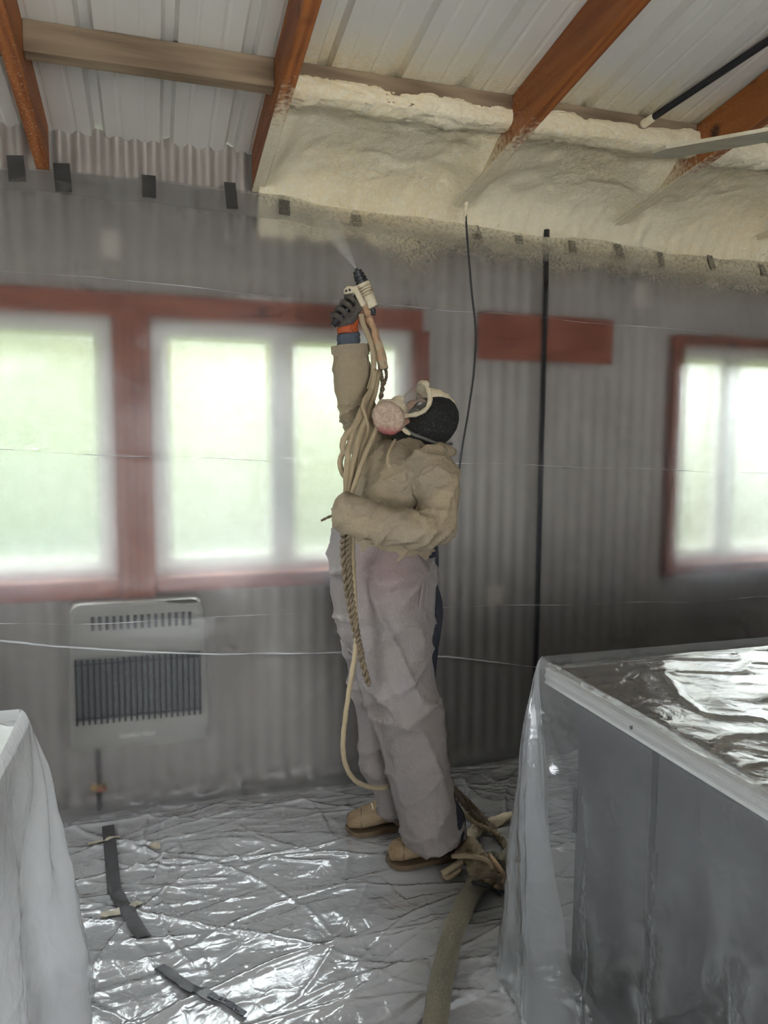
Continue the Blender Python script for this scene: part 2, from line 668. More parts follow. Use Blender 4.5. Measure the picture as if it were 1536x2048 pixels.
# --- roof: ribbed metal sheets
roof = thing('ceiling', 'ribbed white metal roof sheets on timber rafters, sloping down to the back wall', 'ceiling', (0.8, 0, zr(0)), kind='structure')
RP, RH = 0.246, 0.028
RX0 = atz(337, 120, zr(2.55)).x        # one rib runs here


def rib_profile(x):
    u = ((x - RX0) / RP + 0.5) % 1.0 - 0.5
    a = abs(u) * RP
    h = RH * (1 - np.clip((a - 0.014) / 0.012, 0, 1))
    for q in (RP * 0.33,):
        h = h + 0.003 * (1 - np.clip((abs(a - q) - 0.003) / 0.007, 0, 1))
    return h


brk = [-0.034, -0.026, -0.014, 0.014, 0.026, 0.034]
qq = []
for s_ in (-1, 1):
    for q in (RP * 0.33,):
        qq += [s_ * q - 0.010, s_ * q - 0.003, s_ * q + 0.003, s_ * q + 0.010]
offs = sorted(set([b for b in brk if abs(b) < 0.05] + qq))
for k in range(-4, 5):
    x0 = RX0 + (4 * k - 0.5) * RP
    if x0 > 4.75 or x0 + 4 * RP < -3.2:
        continue
    xs = []
    for j in range(4):
        xs += [RX0 + (4 * k + j) * RP + o for o in offs]
    xs = [x0] + xs + [x0 + 4 * RP + 0.012]
    mm = MB()
    n = len(xs)
    vs = []
    for Y in (3.26, -3.5):
        vs += [(x, Y, zr(Y) + float(rib_profile(x)) - (0.0015 if i == n - 1 else 0)) for i, x in enumerate(xs)]
    for Y in (3.26, -3.5):
        vs += [(x, Y, zr(Y) + float(rib_profile(x)) + 0.002) for x in xs]
    fs = [(i, n + i, n + i + 1, i + 1) for i in range(n - 1)] + [(2 * n + i, 2 * n + i + 1, 3 * n + i + 1, 3 * n + i) for i in range(n - 1)]
    mm.add(vs, fs)
    mm.build('roof_panel', M['roof_metal'], roof)

# --- rafters and purlins
RAF = [(-0.385, 0.046, 'red-brown timber rafter at the top left corner'),
       (0.408, 0.046, 'red-brown timber rafter left of the foamed bays, white foam along its lower end'),
       (1.262, 0.046, 'thick red-brown timber rafter above the masked worker, lower half foamed over'),
       (2.055, 0.046, 'red-brown timber rafter behind the fan blade, mostly foamed over'),
       (2.86, 0.046, 'timber rafter beyond the fan blade, foamed over'),
       (3.66, 0.046, 'timber rafter near the right wall')]
for x, w, lab in RAF:
    Y0, Y1 = -3.4, 3.14
    vs = []
    for Y in (Y0, Y1):
        vs += [(x, Y, zb(Y)), (x + w, Y, zb(Y)), (x + w, Y, zr(Y) - 0.001), (x, Y, zr(Y) - 0.001)]
    mm = MB().add(vs, [(0, 1, 2, 3), (7, 6, 5, 4), (0, 4, 5, 1), (1, 5, 6, 2), (2, 6, 7, 3), (3, 7, 4, 0)])
    o = mm.build('rafter', M['rafter'], loc=(x + w / 2, Y1, zb(Y1)), bevel=0.003)
    tag(o, lab, 'rafter', kind='structure')
xe = [-1.2] + [r[0] for r in RAF] + [4.7]
plab = ['bare timber purlin left of the corner rafter',
        'bare pale timber purlin between the two leftmost rafters',
        'dark timber purlin with foam on its face, above the spray gun',
        'dark timber purlin with foam on its face, behind the thin dark rod',
        'timber purlin foamed over beyond the fan blade', 'timber purlin foamed over, second beyond the fan blade', 'timber purlin next to the right wall']
for i in range(7):
    a = xe[i] + (0.046 if i else 0)
    b = xe[i + 1]
    Y = 2.555
    vs = []
    for x in (a, b):
        vs += [(x, Y, zr(Y) - 0.092), (x, Y + 0.05, zr(Y) - 0.098), (x, Y + 0.05, zr(Y + .05) - 0.001), (x, Y, zr(Y) - 0.001)]
    mm = MB().add(vs, [(3, 2, 1, 0), (4, 5, 6, 7), (0, 1, 5, 4), (1, 2, 6, 5), (2, 3, 7, 6), (3, 0, 4, 7)])
    o = mm.build('purlin', M['purlin'], loc=((a + b) / 2, Y, zr(Y) - 0.09), bevel=0.003)
    tag(o, plab[i], 'purlin', kind='structure')

# --- outside: unseen pale bounce ground; grassy bank, yellow-green trees (seen blurred through windows and plastic)
M['bounce_ground'] = plain('pale_bounce_ground', (0.55, 0.54, 0.51), 0.9)  # added out of view, pale so that daylight bounces up to the ceiling
t = NT('pale_gravel_and_grass')
v = t.geo()
p = t.xyz()
c = t.mixc(t.rng(p[0], -1.5, 3.5), (0.025, 0.032, 0.025), (0.0265, 0.027, 0.019))
c = t.mixc(t.math('MULTIPLY', t.noise(v, 1.5, 5), 0.5), c, (0.028, 0.030, 0.021))
c = t.mixc(t.rng(p[1], 5, 16), c, (0.050, 0.058, 0.026))
M['ground'] = t.done(t.n('BsdfDiffuse', {'Color': c}).outputs[0])
ys = np.array([3.24, 5, 7, 10, 14, 19, 26, 45])
zs_ = np.array([-0.1, -0.05, 0.3, 1.0, 2.3, 4.0, 5.0, 6.5])
gx, gy = np.meshgrid(np.linspace(-30, 40, 36), np.linspace(3.3, 45, 50))
gz = np.interp(gy, ys, zs_) + 0.12 * fbm(gx * 0.3, gy * 0.3) * smooth01(5, 12, gy)
tag(grid_object('ground', gx, gy, gz, M['ground']), 'pale gravel and grass bank outside the windows', 'ground', kind='structure')
gx, gy = np.meshgrid(np.linspace(-30, 40, 8), np.linspace(-40, -3.5, 8))
tag(grid_object('ground', gx, gy, gx * 0 - 0.1, M['bounce_ground']), 'unseen pale ground behind the shed, added to bounce daylight indoors', 'ground', kind='structure')
gx, gy = np.meshgrid(np.linspace(-30, -3.22, 8), np.linspace(-3.5, 3.3, 4))
tag(grid_object('ground', gx, gy, gx * 0 - 0.1, M['ground']), 'pale gravel strip beside the left wall', 'ground', kind='structure')

t = NT('yellow_green_leaves')
v = t.geo()
c = t.mixc(t.noise(v, 6, 5), (0.20, 0.145, 0.002), (0.29, 0.205, 0.003))
M['leaves'] = t.done(t.mix(0.45, t.n('BsdfDiffuse', {'Color': c}).outputs[0], t.n('BsdfTranslucent', {'Color': c}).outputs[0]))
t = NT('green_leaves')
v = t.geo()
c = t.mixc(t.noise(v, 6, 5), (0.10, 0.135, 0.003), (0.15, 0.18, 0.005))
M['leaves2'] = t.done(t.mix(0.45, t.n('BsdfDiffuse', {'Color': c}).outputs[0], t.n('BsdfTranslucent', {'Color': c}).outputs[0]))
M['bark'] = plain('bark', (0.12, 0.09, 0.06), 0.9, 0, 0.3)
rnd = random.Random(5)
TREES = [(-14.0, 'leaves2', 'green leafy tree on the bank, farthest left outside the windows'),
         (-8.6, 'leaves2', 'green leafy tree on the bank outside the leftmost window'),
         (-3.2, 'leaves2', 'green leafy tree on the bank outside the post between the left windows'),
         (2.2, 'leaves', 'yellow-green leafy tree on the bank outside the middle window, left half'),
         (7.6, 'leaves', 'yellow-green leafy tree on the bank outside the middle window, right half'),
         (13.0, 'leaves', 'yellow-green leafy tree on the bank hidden behind the corrugated wall'),
         (18.4, 'leaves', 'yellow-green leafy tree on the bank outside the right window'),
         (23.8, 'leaves', 'yellow-green leafy tree on the bank, farthest right outside the windows')]
for x, lm, lab in TREES:
    y, bz = (20.0, 4.1) if round((x + 14.0) / 5.4) % 2 == 0 else (25.2, 4.9)
    cw = 1.0 if y < 22 else 1.3
    tr = thing('tree', lab, 'tree', (x, y, bz - 0.1), 'trees outside the windows')
    MB().tube(spline([(x, y, bz - 0.3), (x + 0.15, y, bz + 1.1), (x, y + 0.15, bz + 3.1)], 5), 0.16, 8).build('trunk', M['bark'], tr, smooth=True)
    bmx = bmesh.new()
    bmesh.ops.create_icosphere(bmx, subdivisions=3, radius=1)
    vv = np.array([v_.co[:] for v_ in bmx.verts])
    vv = vv * (1 + 0.12 * fbm(vv[:, 0] * 3 + x, vv[:, 1] * 3, vv[:, 2] * 3, 5))[:, None] * np.array([2.5 * cw, 1.9, 3.9 * cw]) + np.array([x, y, bz + 3.8])
    mm = MB().add(vv.tolist(), [tuple(v_.index for v_ in f_.verts) for f_ in bmx.faces])
    bmx.free()
    mm.build('inner_foliage', M[lm], tr, smooth=True)
    # a crown of many small leaf cards
    n = 3600
    rs = np.random.RandomState(int(abs(x) * 10) + 3)
    d = rs.normal(size=(n, 3))
    d /= np.linalg.norm(d, axis=1)[:, None]
    rad = rs.uniform(0.35, 1, n) ** 0.5
    P = d * rad[:, None] * np.array([2.6 * cw, 2.1, 4.1 * cw]) + np.array([x, y, bz + 3.9])
    P[:, 2] = np.maximum(P[:, 2], bz - 0.12 + 0.2 * rs.rand(n))
    A = rs.normal(size=(n, 3))
    A /= np.linalg.norm(A, axis=1)[:, None]
    B = np.cross(A, rs.normal(size=(n, 3)))
    B /= np.linalg.norm(B, axis=1)[:, None]
    s_ = rs.uniform(0.2, 0.36, n)[:, None]
    V = np.stack([P - A * s_, P + B * s_ * 0.6, P + A * s_, P - B * s_ * 0.6], 1).reshape(-1, 3)
    mm = MB()
    mm.v = V.tolist()
    mm.f = [(4 * i, 4 * i + 1, 4 * i + 2, 4 * i + 3) for i in range(n)]
    mm.m = [0] * n
    mm.build('crown', M[lm], tr)['kind'] = 'stuff'

# ================================================================ plastic sheeting
def sheet_mat():
    """wall sheeting: milky translucent film, blurs what stands behind it; foam overspray along its top"""
    t = NT('milky_wall_plastic')
    p = t.xyz()
    v = t.geo()
    crk = t.noise(t.geo((1, 1, 1)), 14, 6, 0.6, 1.2)
    nb = t.bump(crk, 0.12, 0.006)
    base = t.mix(0.05, t.mix(0.095, t.refr(0.27, 2.7), t.refr(0.50, 2.2)), t.n('BsdfTransparent', {'Color': (0.9, 0.905, 0.91)}).outputs[0])
    dif = t.n('BsdfDiffuse', {'Color': (0.5, 0.5, 0.5)}).outputs[0]
    trl = t.n('BsdfTranslucent', {'Color': (0.80, 0.83, 0.90)}).outputs[0]
    haze = t.mix(0.66, dif, trl)
    hz = t.rng(t.noise(t.geo((0.8, 0.8, 1.6)), 2.0, 4), 0.3, 0.7, 0.055, 0.085)
    # extra haze low on the film paints in the window glow under the sills
    glow_haze = t.rng(t.math('ADD', p[2], t.math('MULTIPLY', t.noise(v, 3, 3), 0.12)), 0.78, 1.12, 0.045, 0.0)
    s = t.mix(t.math('ADD', hz, glow_haze), base, haze)
    # overspray
    fc, fh = foam_cols(t)
    sp = t.math('ADD', t.math('ADD', p[2], t.math('MULTIPLY', p[0], 0.045)), t.math('MULTIPLY', t.math('SUBTRACT', t.noise(v, 4, 5), 0.5), 0.22))
    m = t.math('MULTIPLY', t.rng(sp, 2.27, 2.5, 0, 0.5), t.rng(p[0], 0.35, 0.9))
    blob = t.math('MULTIPLY', t.rng(t.math('ABSOLUTE', t.math('SUBTRACT', p[0], 1.08)), 0.0, 0.32, 1, 0), t.rng(sp, 2.20, 2.42, 0, 0.5))
    m = t.math('MAXIMUM', m, blob)
    m = t.math('MULTIPLY', m, t.rng(t.noise(v, 85, 4), 0.35, 0.62, 0.35, 1))
    s = t.mix(m, s, t.n('BsdfDiffuse', {'Color': fc}).outputs[0])
    fr = t.fres(nb)
    s = t.mix(t.math('MULTIPLY', fr, 0.22), s, t.n('BsdfGlossy', {'Color': (1, 1, 1), 'Roughness': 0.18, 'Normal': nb}).outputs[0])
    return t.done(s)


M['wall_sheet'] = sheet_mat()


def film_mat(name, milk, gloss=0.9, rough=0.07, col=(0.86, 0.88, 0.92), scale=16, bstr=0.25, face=0.35, trans=0.7):
    t = NT(name)
    v = t.geo()
    crk = t.math('ADD', t.noise(v, scale, 5, 0.6, 1.5), t.math('MULTIPLY', t.rng(t.voro(v, scale * 1.3, 'DISTANCE_TO_EDGE'), 0, 0.12, 1, 0), 0.18))
    nb = t.bump(crk, bstr, 0.012)
    clear = t.n('BsdfTransparent', {'Color': (0.95, 0.955, 0.96)}).outputs[0]
    dif = t.n('BsdfDiffuse', {'Color': col, 'Normal': nb}).outputs[0]
    trl = t.n('BsdfTranslucent', {'Color': col, 'Normal': nb}).outputs[0]
    haze = t.mix(trans, dif, trl)
    lw = t.n('LayerWeight', {'Blend': 0.5}).outputs['Facing']
    mk = t.math('ADD', milk, t.math('MULTIPLY', t.math('POWER', lw, 2.5), face), clamp=True)
    s = t.mix(mk, clear, haze)
    fr = t.fres(nb)
    s = t.mix(t.math('MULTIPLY', t.math('ADD', fr, 0.03), gloss, clamp=True), s, t.n('BsdfGlossy', {'Roughness': rough, 'Normal': nb}).outputs[0])
    return t.done(s)


M['floor_sheet'] = film_mat('clear_floor_plastic', 0.62, 3.2, 0.09, (0.90, 0.91, 0.93), 13, 0.2, 0.1, 0.25)
M['drape'] = film_mat('clear_drape_plastic', 0.18, 1.3, 0.10, scale=9, bstr=0.15, face=0.45, trans=0.6)
M['drape_fold'] = film_mat('gathered_drape_plastic', 0.40, 1.2, 0.12, (0.90, 0.91, 0.93), 9, 0.15, 0.4, 0.55)
M['drape_milky'] = film_mat('milky_drape_plastic', 0.80, 1.0, 0.14, (0.93, 0.94, 0.95), 9, 0.15, 0.3, 0.4)

# --- sheet on the back wall
SX0, SX1 = -2.2, 4.4
topx = [-300, 0, 65, 160, 300, 390, 500, 560, 640, 700, 800, 890, 900, 1000, 1080, 1140, 1210, 1240, 1350, 1500, 1700]
topy = [300, 338, 338, 350, 362, 374, 388, 396, 414, 424, 434, 447, 446, 464, 478, 476, 484, 490, 512, 524, 545]
tw = [at(a, b, 3.10) for a, b in zip(topx, topy)]
twx, twz = [q.x for q in tw], [q.z for q in tw]


def sheet_top(x):
    return np.interp(x, twx, twz) + 0.006 * vnoise(np.asarray(x) * 9, 3.3, 0, 4)


CREASE = []           # (points along x, z), amplitude, half width
for pts, amp, wd_ in (([(-200, 888), (0, 900), (320, 914), (640, 924)], 0.006, 0.005),
                      ([(-200, 1240), (0, 1248), (200, 1242), (420, 1232), (640, 1225)], 0.004, 0.004),
                      ([(-200, 1262), (0, 1280), (300, 1298), (520, 1306), (700, 1304), (900, 1316), (1100, 1340)], 0.012, 0.006),
                      ([(860, 1218), (1100, 1212), (1300, 1206), (1600, 1190)], 0.004, 0.005),
                      ([(-100, 535), (0, 545), (180, 553), (500, 590), (760, 610), (1000, 625), (1200, 645), (1500, 672)], 0.004, 0.004),
                      ([(900, 925), (1100, 932), (1340, 940), (1600, 950)], 0.003, 0.004)):
    q = [at(a, b, 3.06) for a, b in pts]
    CREASE.append(([a.x for a in q], [a.z for a in q], amp, wd_))

nx, nz = 560, 215
xs = np.linspace(SX0, SX1, nx)
tt = np.linspace(0, 1, nz)
TX, TT = np.meshgrid(xs, tt)
ZT = sheet_top(TX)
ZB = 0.018 + 0.012 * np.abs(vnoise(TX * 3, 0.5, 0, 8))
SZ = ZB + (ZT - ZB) * TT
SY = 3.055 + 0.032 * smooth01(1.0, 1.3, TX) * (1 - smooth01(2.25, 2.5, TX)) + 0.009 * fbm(TX * 0.9, SZ * 1.2, 0, 21) + 0.004 * fbm(TX * 3.5 + SZ * 2, SZ * 3, 0, 22)
SY = SY + 0.045 * smooth01(2.12, 2.42, SZ) * (1 + 0.25 * vnoise(TX * 6, 2, 0, 3))
for cx, cz, amp, wd_ in CREASE:
    d = SZ - np.interp(TX, cx, cz) + 0.003 * vnoise(TX * 8, cz[0], 0, 9)
    on = smooth01(cx[0] - .05, cx[0] + .05, TX) * (1 - smooth01(cx[-1] - .15, cx[-1], TX))
    SY = SY - amp * on * np.exp(-np.abs(d) / wd_)
# short random tucks
rs = np.random.RandomState(11)
for i in range(120):
    cx, cz = rs.uniform(-0.7, 3.0), rs.uniform(0.05, 2.3)
    a = rs.normal(0.3, 0.9)
    L, wd_, amp = rs.uniform(0.05, 0.28), rs.uniform(0.004, 0.008), rs.uniform(0.0008, 0.003)
    u = (TX - cx) * math.cos(a) + (SZ - cz) * math.sin(a)
    w_ = -(TX - cx) * math.sin(a) + (SZ - cz) * math.cos(a) + 0.1 * u * u
    SY = SY - amp * np.exp(-(u / L) ** 4) * np.exp(-np.abs(w_) / wd_)
# lies against the heater's front
HX0, HX1 = at(128, 1300, 3.0).x, at(418, 1300, 3.0).x
HZ0, HZ1 = at(270, 1502, 3.0).z, at(270, 1207, 3.0).z
hm = smooth01(HX0 - 0.25, HX0, TX) * (1 - smooth01(HX1, HX1 + 0.25, TX)) * (1 - smooth01(HZ1 - 0.25, HZ1 + 0.1, SZ)) * smooth01(HZ0 - 0.25, HZ0, SZ)
SY = SY * (1 - 0.97 * hm) + 0.97 * hm * (3.016 - 0.03 * smooth01(HZ0 + 0.35, HZ1, SZ))
# foot of the sheet kicks into the room
SY = SY - (0.03 + 0.02 * vnoise(TX * 4, 1, 0, 5)) * (1 - smooth01(0.0, 0.10, SZ)) + 0.011 * fbm(TX * 16, SZ * 22, 0, 31) * (1 - smooth01(0.05, 0.2, SZ))
ws = grid_object('plastic_sheet', TX, SY, SZ, M['wall_sheet'], loc=(0.8, 3.055, 0))
tag(ws, 'large milky translucent plastic sheet hung across the back wall and windows', 'plastic sheet')
sm = ws.modifiers.new('thickness', 'SOLIDIFY')
sm.thickness = 0.003
sm.offset = 0
sm.use_rim = False
# hem: the doubled flap along the top
t = NT('hem_film')
p = t.xyz()
fc, fh = foam_cols(t)
hz = t.mix(0.5, t.n('BsdfDiffuse', {'Color': (0.45, 0.44, 0.43)}).outputs[0], t.n('BsdfTranslucent', {'Color': (0.5, 0.5, 0.5)}).outputs[0])
s_ = t.mix(0.30, t.n('BsdfTransparent', {'Color': (0.93, 0.93, 0.93)}).outputs[0], hz)
m_ = t.math('MULTIPLY', t.math('MULTIPLY', t.rng(t.math('ADD', p[0], t.math('MULTIPLY', t.noise(t.geo(), 5, 4), 0.6)), 0.4, 1.3, 0, 0.55), t.rng(t.noise(t.geo(), 70, 4), 0.3, 0.6, 0.4, 1)), t.rng(t.math('ADD', p[2], t.math('MULTIPLY', p[0], 0.045)), 2.38, 2.50, 0.12, 1))
s_ = t.mix(m_, s_, t.n('BsdfDiffuse', {'Color': fc}).outputs[0])
M['hem'] = t.done(t.mix(0.05, s_, t.n('BsdfGlossy', {'Roughness': 0.2}).outputs[0]))
hx = np.linspace(SX0, SX1, 420)
ht = np.linspace(0, 1, 14)
AX, AT = np.meshgrid(hx, ht)
AZ = sheet_top(AX) - (0.115 + 0.02 * vnoise(AX * 2.2, 0, 0, 12)) * AT + 0.004
AY = 3.092 - 0.052 * AT - 0.006 + 0.006 * vnoise(AX * 5, AT * 2, 0, 13)
grid_object('folded_hem', AX, AY, AZ, M['hem'], ws)

# folds and the seam of the film, standing proud of it
def sheet_y(x, z):
    i = int(round((x - SX0) / (SX1 - SX0) * (TX.shape[1] - 1)))
    i = min(max(i, 0), TX.shape[1] - 1)
    return float(np.interp(z, SZ[:, i], SY[:, i]))


for (cx, cz, amp, wd_), rr_ in zip(CREASE, (0.0012, 0.0012, 0.0045, 0.0010, 0.0011, 0.0009)):
    L_ = []
    for q in np.linspace(0.0, 1.0, 90):
        x_ = cx[0] + (cx[-1] - cx[0]) * q
        z_ = float(np.interp(x_, cx, cz)) + 0.003 * math.sin(x_ * 9) * (rr_ < 0.003)
        L_.append((x_, sheet_y(x_, z_) - 0.001, z_))
    MB().tube(L_, [rr_ * (0.7 + 0.3 * abs(math.sin(i * 0.37)) if rr_ > 0.003 else 0.12 + max(0.0, 0.5 + 0.7 * math.sin(i * 0.23 + rr_ * 9000) + 0.4 * math.sin(i * 0.71))) * min(1, (91 - i) / 14) for i in range(90)], 6).build('seam_fold' if rr_ > 0.003 else 'fold_line', M['drape_milky'], ws, smooth=True)

# --- tape strips holding it up
t = NT('duct_tape')
v = t.geo()
p = t.xyz()
fc, fh = foam_cols(t)
c = t.mixc(t.noise(v, 40, 4), (0.035, 0.034, 0.033), (0.065, 0.063, 0.06))
mk = t.math('MULTIPLY', t.rng(t.noise(v, 220, 3), 0.35, 0.7), t.rng(p[0], 0.2, 1.0, 0.0, 0.45))
M['tape'] = t.done(t.pbr(t.mixc(mk, c, fc), 0.45))
TAPE = [(30, 332, 26, 50, -6, 'dark tape strip at the far left end of the wall sheet, beside the corner rafter'),
        (124, 352, 26, 56, -5, 'second dark tape strip from the left, just right of the corner rafter'),
        (298, 370, 23, 46, 0, 'third dark tape strip from the left, alone below the bare purlin'),
        (463, 388, 20, 54, -2, 'dark tape strip just left of the rafter with a foamed end'),
        (569, 414, 20, 32, 3, 'foam-speckled tape strip just right of the rafter with a foamed end'),
        (714, 440, 18, 26, 0, 'faint foam-covered tape strip right above the spray gun'),
        (956, 466, 19, 38, -8, 'dark tape strip just right of the hanging black cable'),
        (1041, 478, 16, 20, 0, 'faint foam-covered tape strip left of the dark wall pipe'),
        (1147, 492, 15, 28, 3, 'dark tape strip just right of the dark wall pipe'),
        (1241, 503, 18, 38, -4, 'dark slanted tape strip below the foot of the foamed rafter'),
        (1325, 518, 14, 36, 0, 'dark tape strip, third from the right edge'),
        (1428, 523, 14, 36, 2, 'dark tape strip, second from the right edge'),
        (1529, 540, 14, 30, 0, 'dark tape strip cut by the right edge')]
for px, py, w_, h_, an, lab in TAPE:
    c0 = at(px, py, 3.05)
    k = 1 / 480.0
    hw, hh = w_ * k / 2 * 1.05, h_ * k / 2
    a = math.radians(an)
    n = 5
    mm = MB()
    rows = []
    for j in range(n):
        q = j / (n - 1)
        zz = hh - 2 * hh * q
        yy = 3.078 - 0.054 * min(1.3, max(-0.35, (float(sheet_top(c0.x)) - c0.z - zz) / 0.115)) - c0.y + 0.002 * math.sin(3 * q + px)
        rows.append([Vector((c0.x + sx * hw * math.cos(a) + zz * math.sin(a), c0.y + yy - 0.004 * abs(sx) * 0, c0.z + zz * math.cos(a) - sx * hw * math.sin(a))) for sx in (-1, 0, 1)])
    vs = [p_ for r in rows for p_ in r]
    fs = [(3 * j + i, 3 * j + i + 1, 3 * j + 4 + i, 3 * j + 3 + i) for j in range(n - 1) for i in (0, 1)]
    nb = len(vs)
    vs += [p_ + Vector((0, 0.0012, 0)) for p_ in vs]
    fs = [f[::-1] for f in fs] + [tuple(i + nb for i in f) for f in fs]
    o = mm.add(vs, fs).build('tape_strip', M['tape'], loc=c0)
    tag(o, lab, 'tape', 'tape strips along the top of the wall sheet')

# --- sheet on the floor
FX0, FX1, FY0, FY1 = -1.3, 2.7, 0.45, 3.06
_cr = []
BOOTS = [atz(783, 1738, 0.016) + Vector((0.142, 0.03, 0)), atz(700, 1672, 0.016) + Vector((0.142, 0.03, 0))]      # the film lies flat under the boots
rs = np.random.RandomState(7)
for i in range(420):
    a = rs.normal(0.12, 0.42) if rs.rand() < 0.72 else rs.uniform(0, PI)
    _cr.append((rs.uniform(FX0, FX1), rs.uniform(FY0, FY1), a, rs.uniform(0.05, 0.42) * (1 if rs.rand() < 0.8 else 2), rs.uniform(0.005, 0.016), rs.uniform(0.003, 0.013), rs.normal(0, 1.2)))


def hfloor(x, y):
    x = np.asarray(x, float)
    y = np.asarray(y, float)
    h = 0.004 + 0.005 * fbm(x * 2.2, y * 3.5, 0, 41, 2)
    wx = x + 0.04 * vnoise(x * 4, y * 4, 0, 51)
    wy = y - 0.16 * x + 0.04 * vnoise(x * 4, y * 4, 0, 52)
    h = h + 0.105 * facets(wx * 3.1, wy * 5.6, 53, 0.26, 0.12)
    h = h + 0.030 * facets(wx * 7.5 + wy * 2, wy * 12.5, 54, 0.34, 0.16)
    h = h + 0.0085 * facets(wx * 19 - wy * 6, wy * 27, 55, 0.36, 0.2)
    for cx, cy, a, L, wd_, amp, bend in _cr:
        ca, sa = math.cos(a), math.sin(a)
        u = (x - cx) * ca + (y - cy) * sa
        w_ = -(x - cx) * sa + (y - cy) * ca + bend * u * u * 0.5
        ms = (np.abs(u) < L * 1.4) & (np.abs(w_) < 6 * wd_)
        if ms.any():
            h = h + np.where(ms, 0.7 * amp * np.exp(-(u / L) ** 4) * np.exp(-np.abs(w_) / (0.7 * wd_)), 0)
    under = np.maximum(smooth01(1.0, 1.09, x), 1 - smooth01(-0.42, -0.35, x)) * (1 - smooth01(1.72, 1.95, y))
    h = h + 0.021
    for b_ in BOOTS:
        w_ = np.exp(-(((x - b_.x) / 0.19) ** 4 + ((y - b_.y) / 0.095) ** 4))
        h = h * (1 - w_) + 0.015 * w_
    return np.maximum(h, 0.004) * (1 - under) + 0.002 * under


nx, ny = 640, 480
xs = np.linspace(FX0, FX1, nx)
ysq = np.linspace(0, 1, ny)
ysv = FY0 + (FY1 - FY0) * ysq
GX, GY = np.meshgrid(xs, ysv)
GH = hfloor(GX, GY)
fs_ = grid_object('plastic_sheet', GX, GY, GH, M['floor_sheet'], loc=(0.6, 1.8, 0.0))
tag(fs_, 'crinkled glossy clear plastic sheet spread over the concrete floor', 'plastic sheet')


def floor_strip(pts, hw, name, mat, label, cat, group=None, lift=0.006):
    """a band of tape that follows the crumpled floor sheet"""
    P = [Vector((p[0], p[1], 0)) for p in pts]
    vs, fs = [], []
    seq = []
    for i in range(len(P) - 1):
        for k in range(10):
            seq.append(P[i].lerp(P[i + 1], k / 10))
    seq.append(P[-1])
    for i, q in enumerate(seq):
        d = (seq[min(i + 1, len(seq) - 1)] - seq[max(0, i - 1)]).normalized()
        nrm = Vector((-d.y, d.x, 0))
        for s in (-1, -0.33, 0.33, 1):
            r = q + nrm * hw * s
            vs.append((r.x, r.y, float(hfloor(r.x, r.y)) + lift))
    n = len(seq)
    for i in range(n - 1):
        for j in range(3):
            fs.append((4 * i + j, 4 * i + j + 1, 4 * i + 5 + j, 4 * i + 4 + j))
    b = len(vs)
    vs += [(x, y, z - 0.002) for x, y, z in vs]
    fs += [tuple(k + b for k in f[::-1]) for f in fs]
    o = MB().add(vs, fs).build(name, mat, loc=(P[0].x, P[0].y, 0.01), smooth=True)
    return tag(o, label, cat, group)


M['gray_tape'] = plain('dusty_grey_tape', (0.075, 0.075, 0.078), 0.4, 0, 0.3, 60)
M['mask_tape'] = plain('masking_tape', (0.50, 0.46, 0.36), 0.7)
g = [atz(216, 1652, 0.02), atz(229, 1778, 0.02), atz(288, 1876, 0.02)]
floor_strip(g, 0.022, 'tape_band', M['gray_tape'], 'long bent dark grey tape band on the floor plastic below the heater', 'tape')
for pa, pb, lab in (((176, 1690), (240, 1676), 'small cream masking tape scrap beside the upper end of the grey tape band'),
                    ((202, 1832), (240, 1822), 'cream masking tape scrap left of the bend of the grey tape band'),
                    ((262, 1812), (280, 1800), 'tiny cream masking tape scrap right of the bend of the grey tape band'),
                    ((300, 1694), (320, 1690), 'tiny pale masking tape scrap right of the upper end of the grey tape band')):
    floor_strip([atz(*pa, 0.02), atz(*pb, 0.02)], 0.016, 'masking_tape_scrap', M['mask_tape'], lab, 'tape', 'masking tape scraps on the floor', 0.007)
floor_strip([atz(318, 1936, 0.02), atz(372, 1974, 0.02), atz(428, 2002, 0.02)], 0.016, 'slit_strip', M['gray_tape'], 'grey strip standing for the dark cut in the floor plastic close to the camera', 'dark strip', None, 0.008)  # strips coloured dark for the gap inside a cut in the film
floor_strip([atz(418, 1996, 0.02), atz(455, 2012, 0.02), atz(490, 2030, 0.02)], 0.009, 'slit_strip', M['dark_metal'], 'black narrow slit end of the folded seam close to the camera', 'dark strip', None, 0.010)

# ================================================================ covered tables
t = NT('ribbed_aluminium')
M['alu'] = plain('white_aluminium', (0.66, 0.66, 0.63), 0.35, 0.2, 0.05)
M['bench_dark'] = plain('dark_cabinet', (0.055, 0.055, 0.06), 0.6, 0, 0.2)
M['bench_top'] = plain('dark_wood_top', (0.06, 0.05, 0.035), 0.35, 0, 0.3)
M['shop_paint'] = plain('grey_cabinet', (0.30, 0.30, 0.30), 0.6)
TZ = 0.90
TX0, TX1, TY0, TY1 = 0.992, 2.55, -0.35, 1.742
bench = thing('work_bench', 'dark work bench with ribbed white metal edge under a clear plastic drape', 'work bench', ((TX0 + TX1) / 2, 0.7, 0))
MB().box((TX0 + 0.012, TY0, TZ - 0.035), (TX1, TY1 - 0.012, TZ)).build('bench_top', M['bench_top'], bench, bevel=0.004)
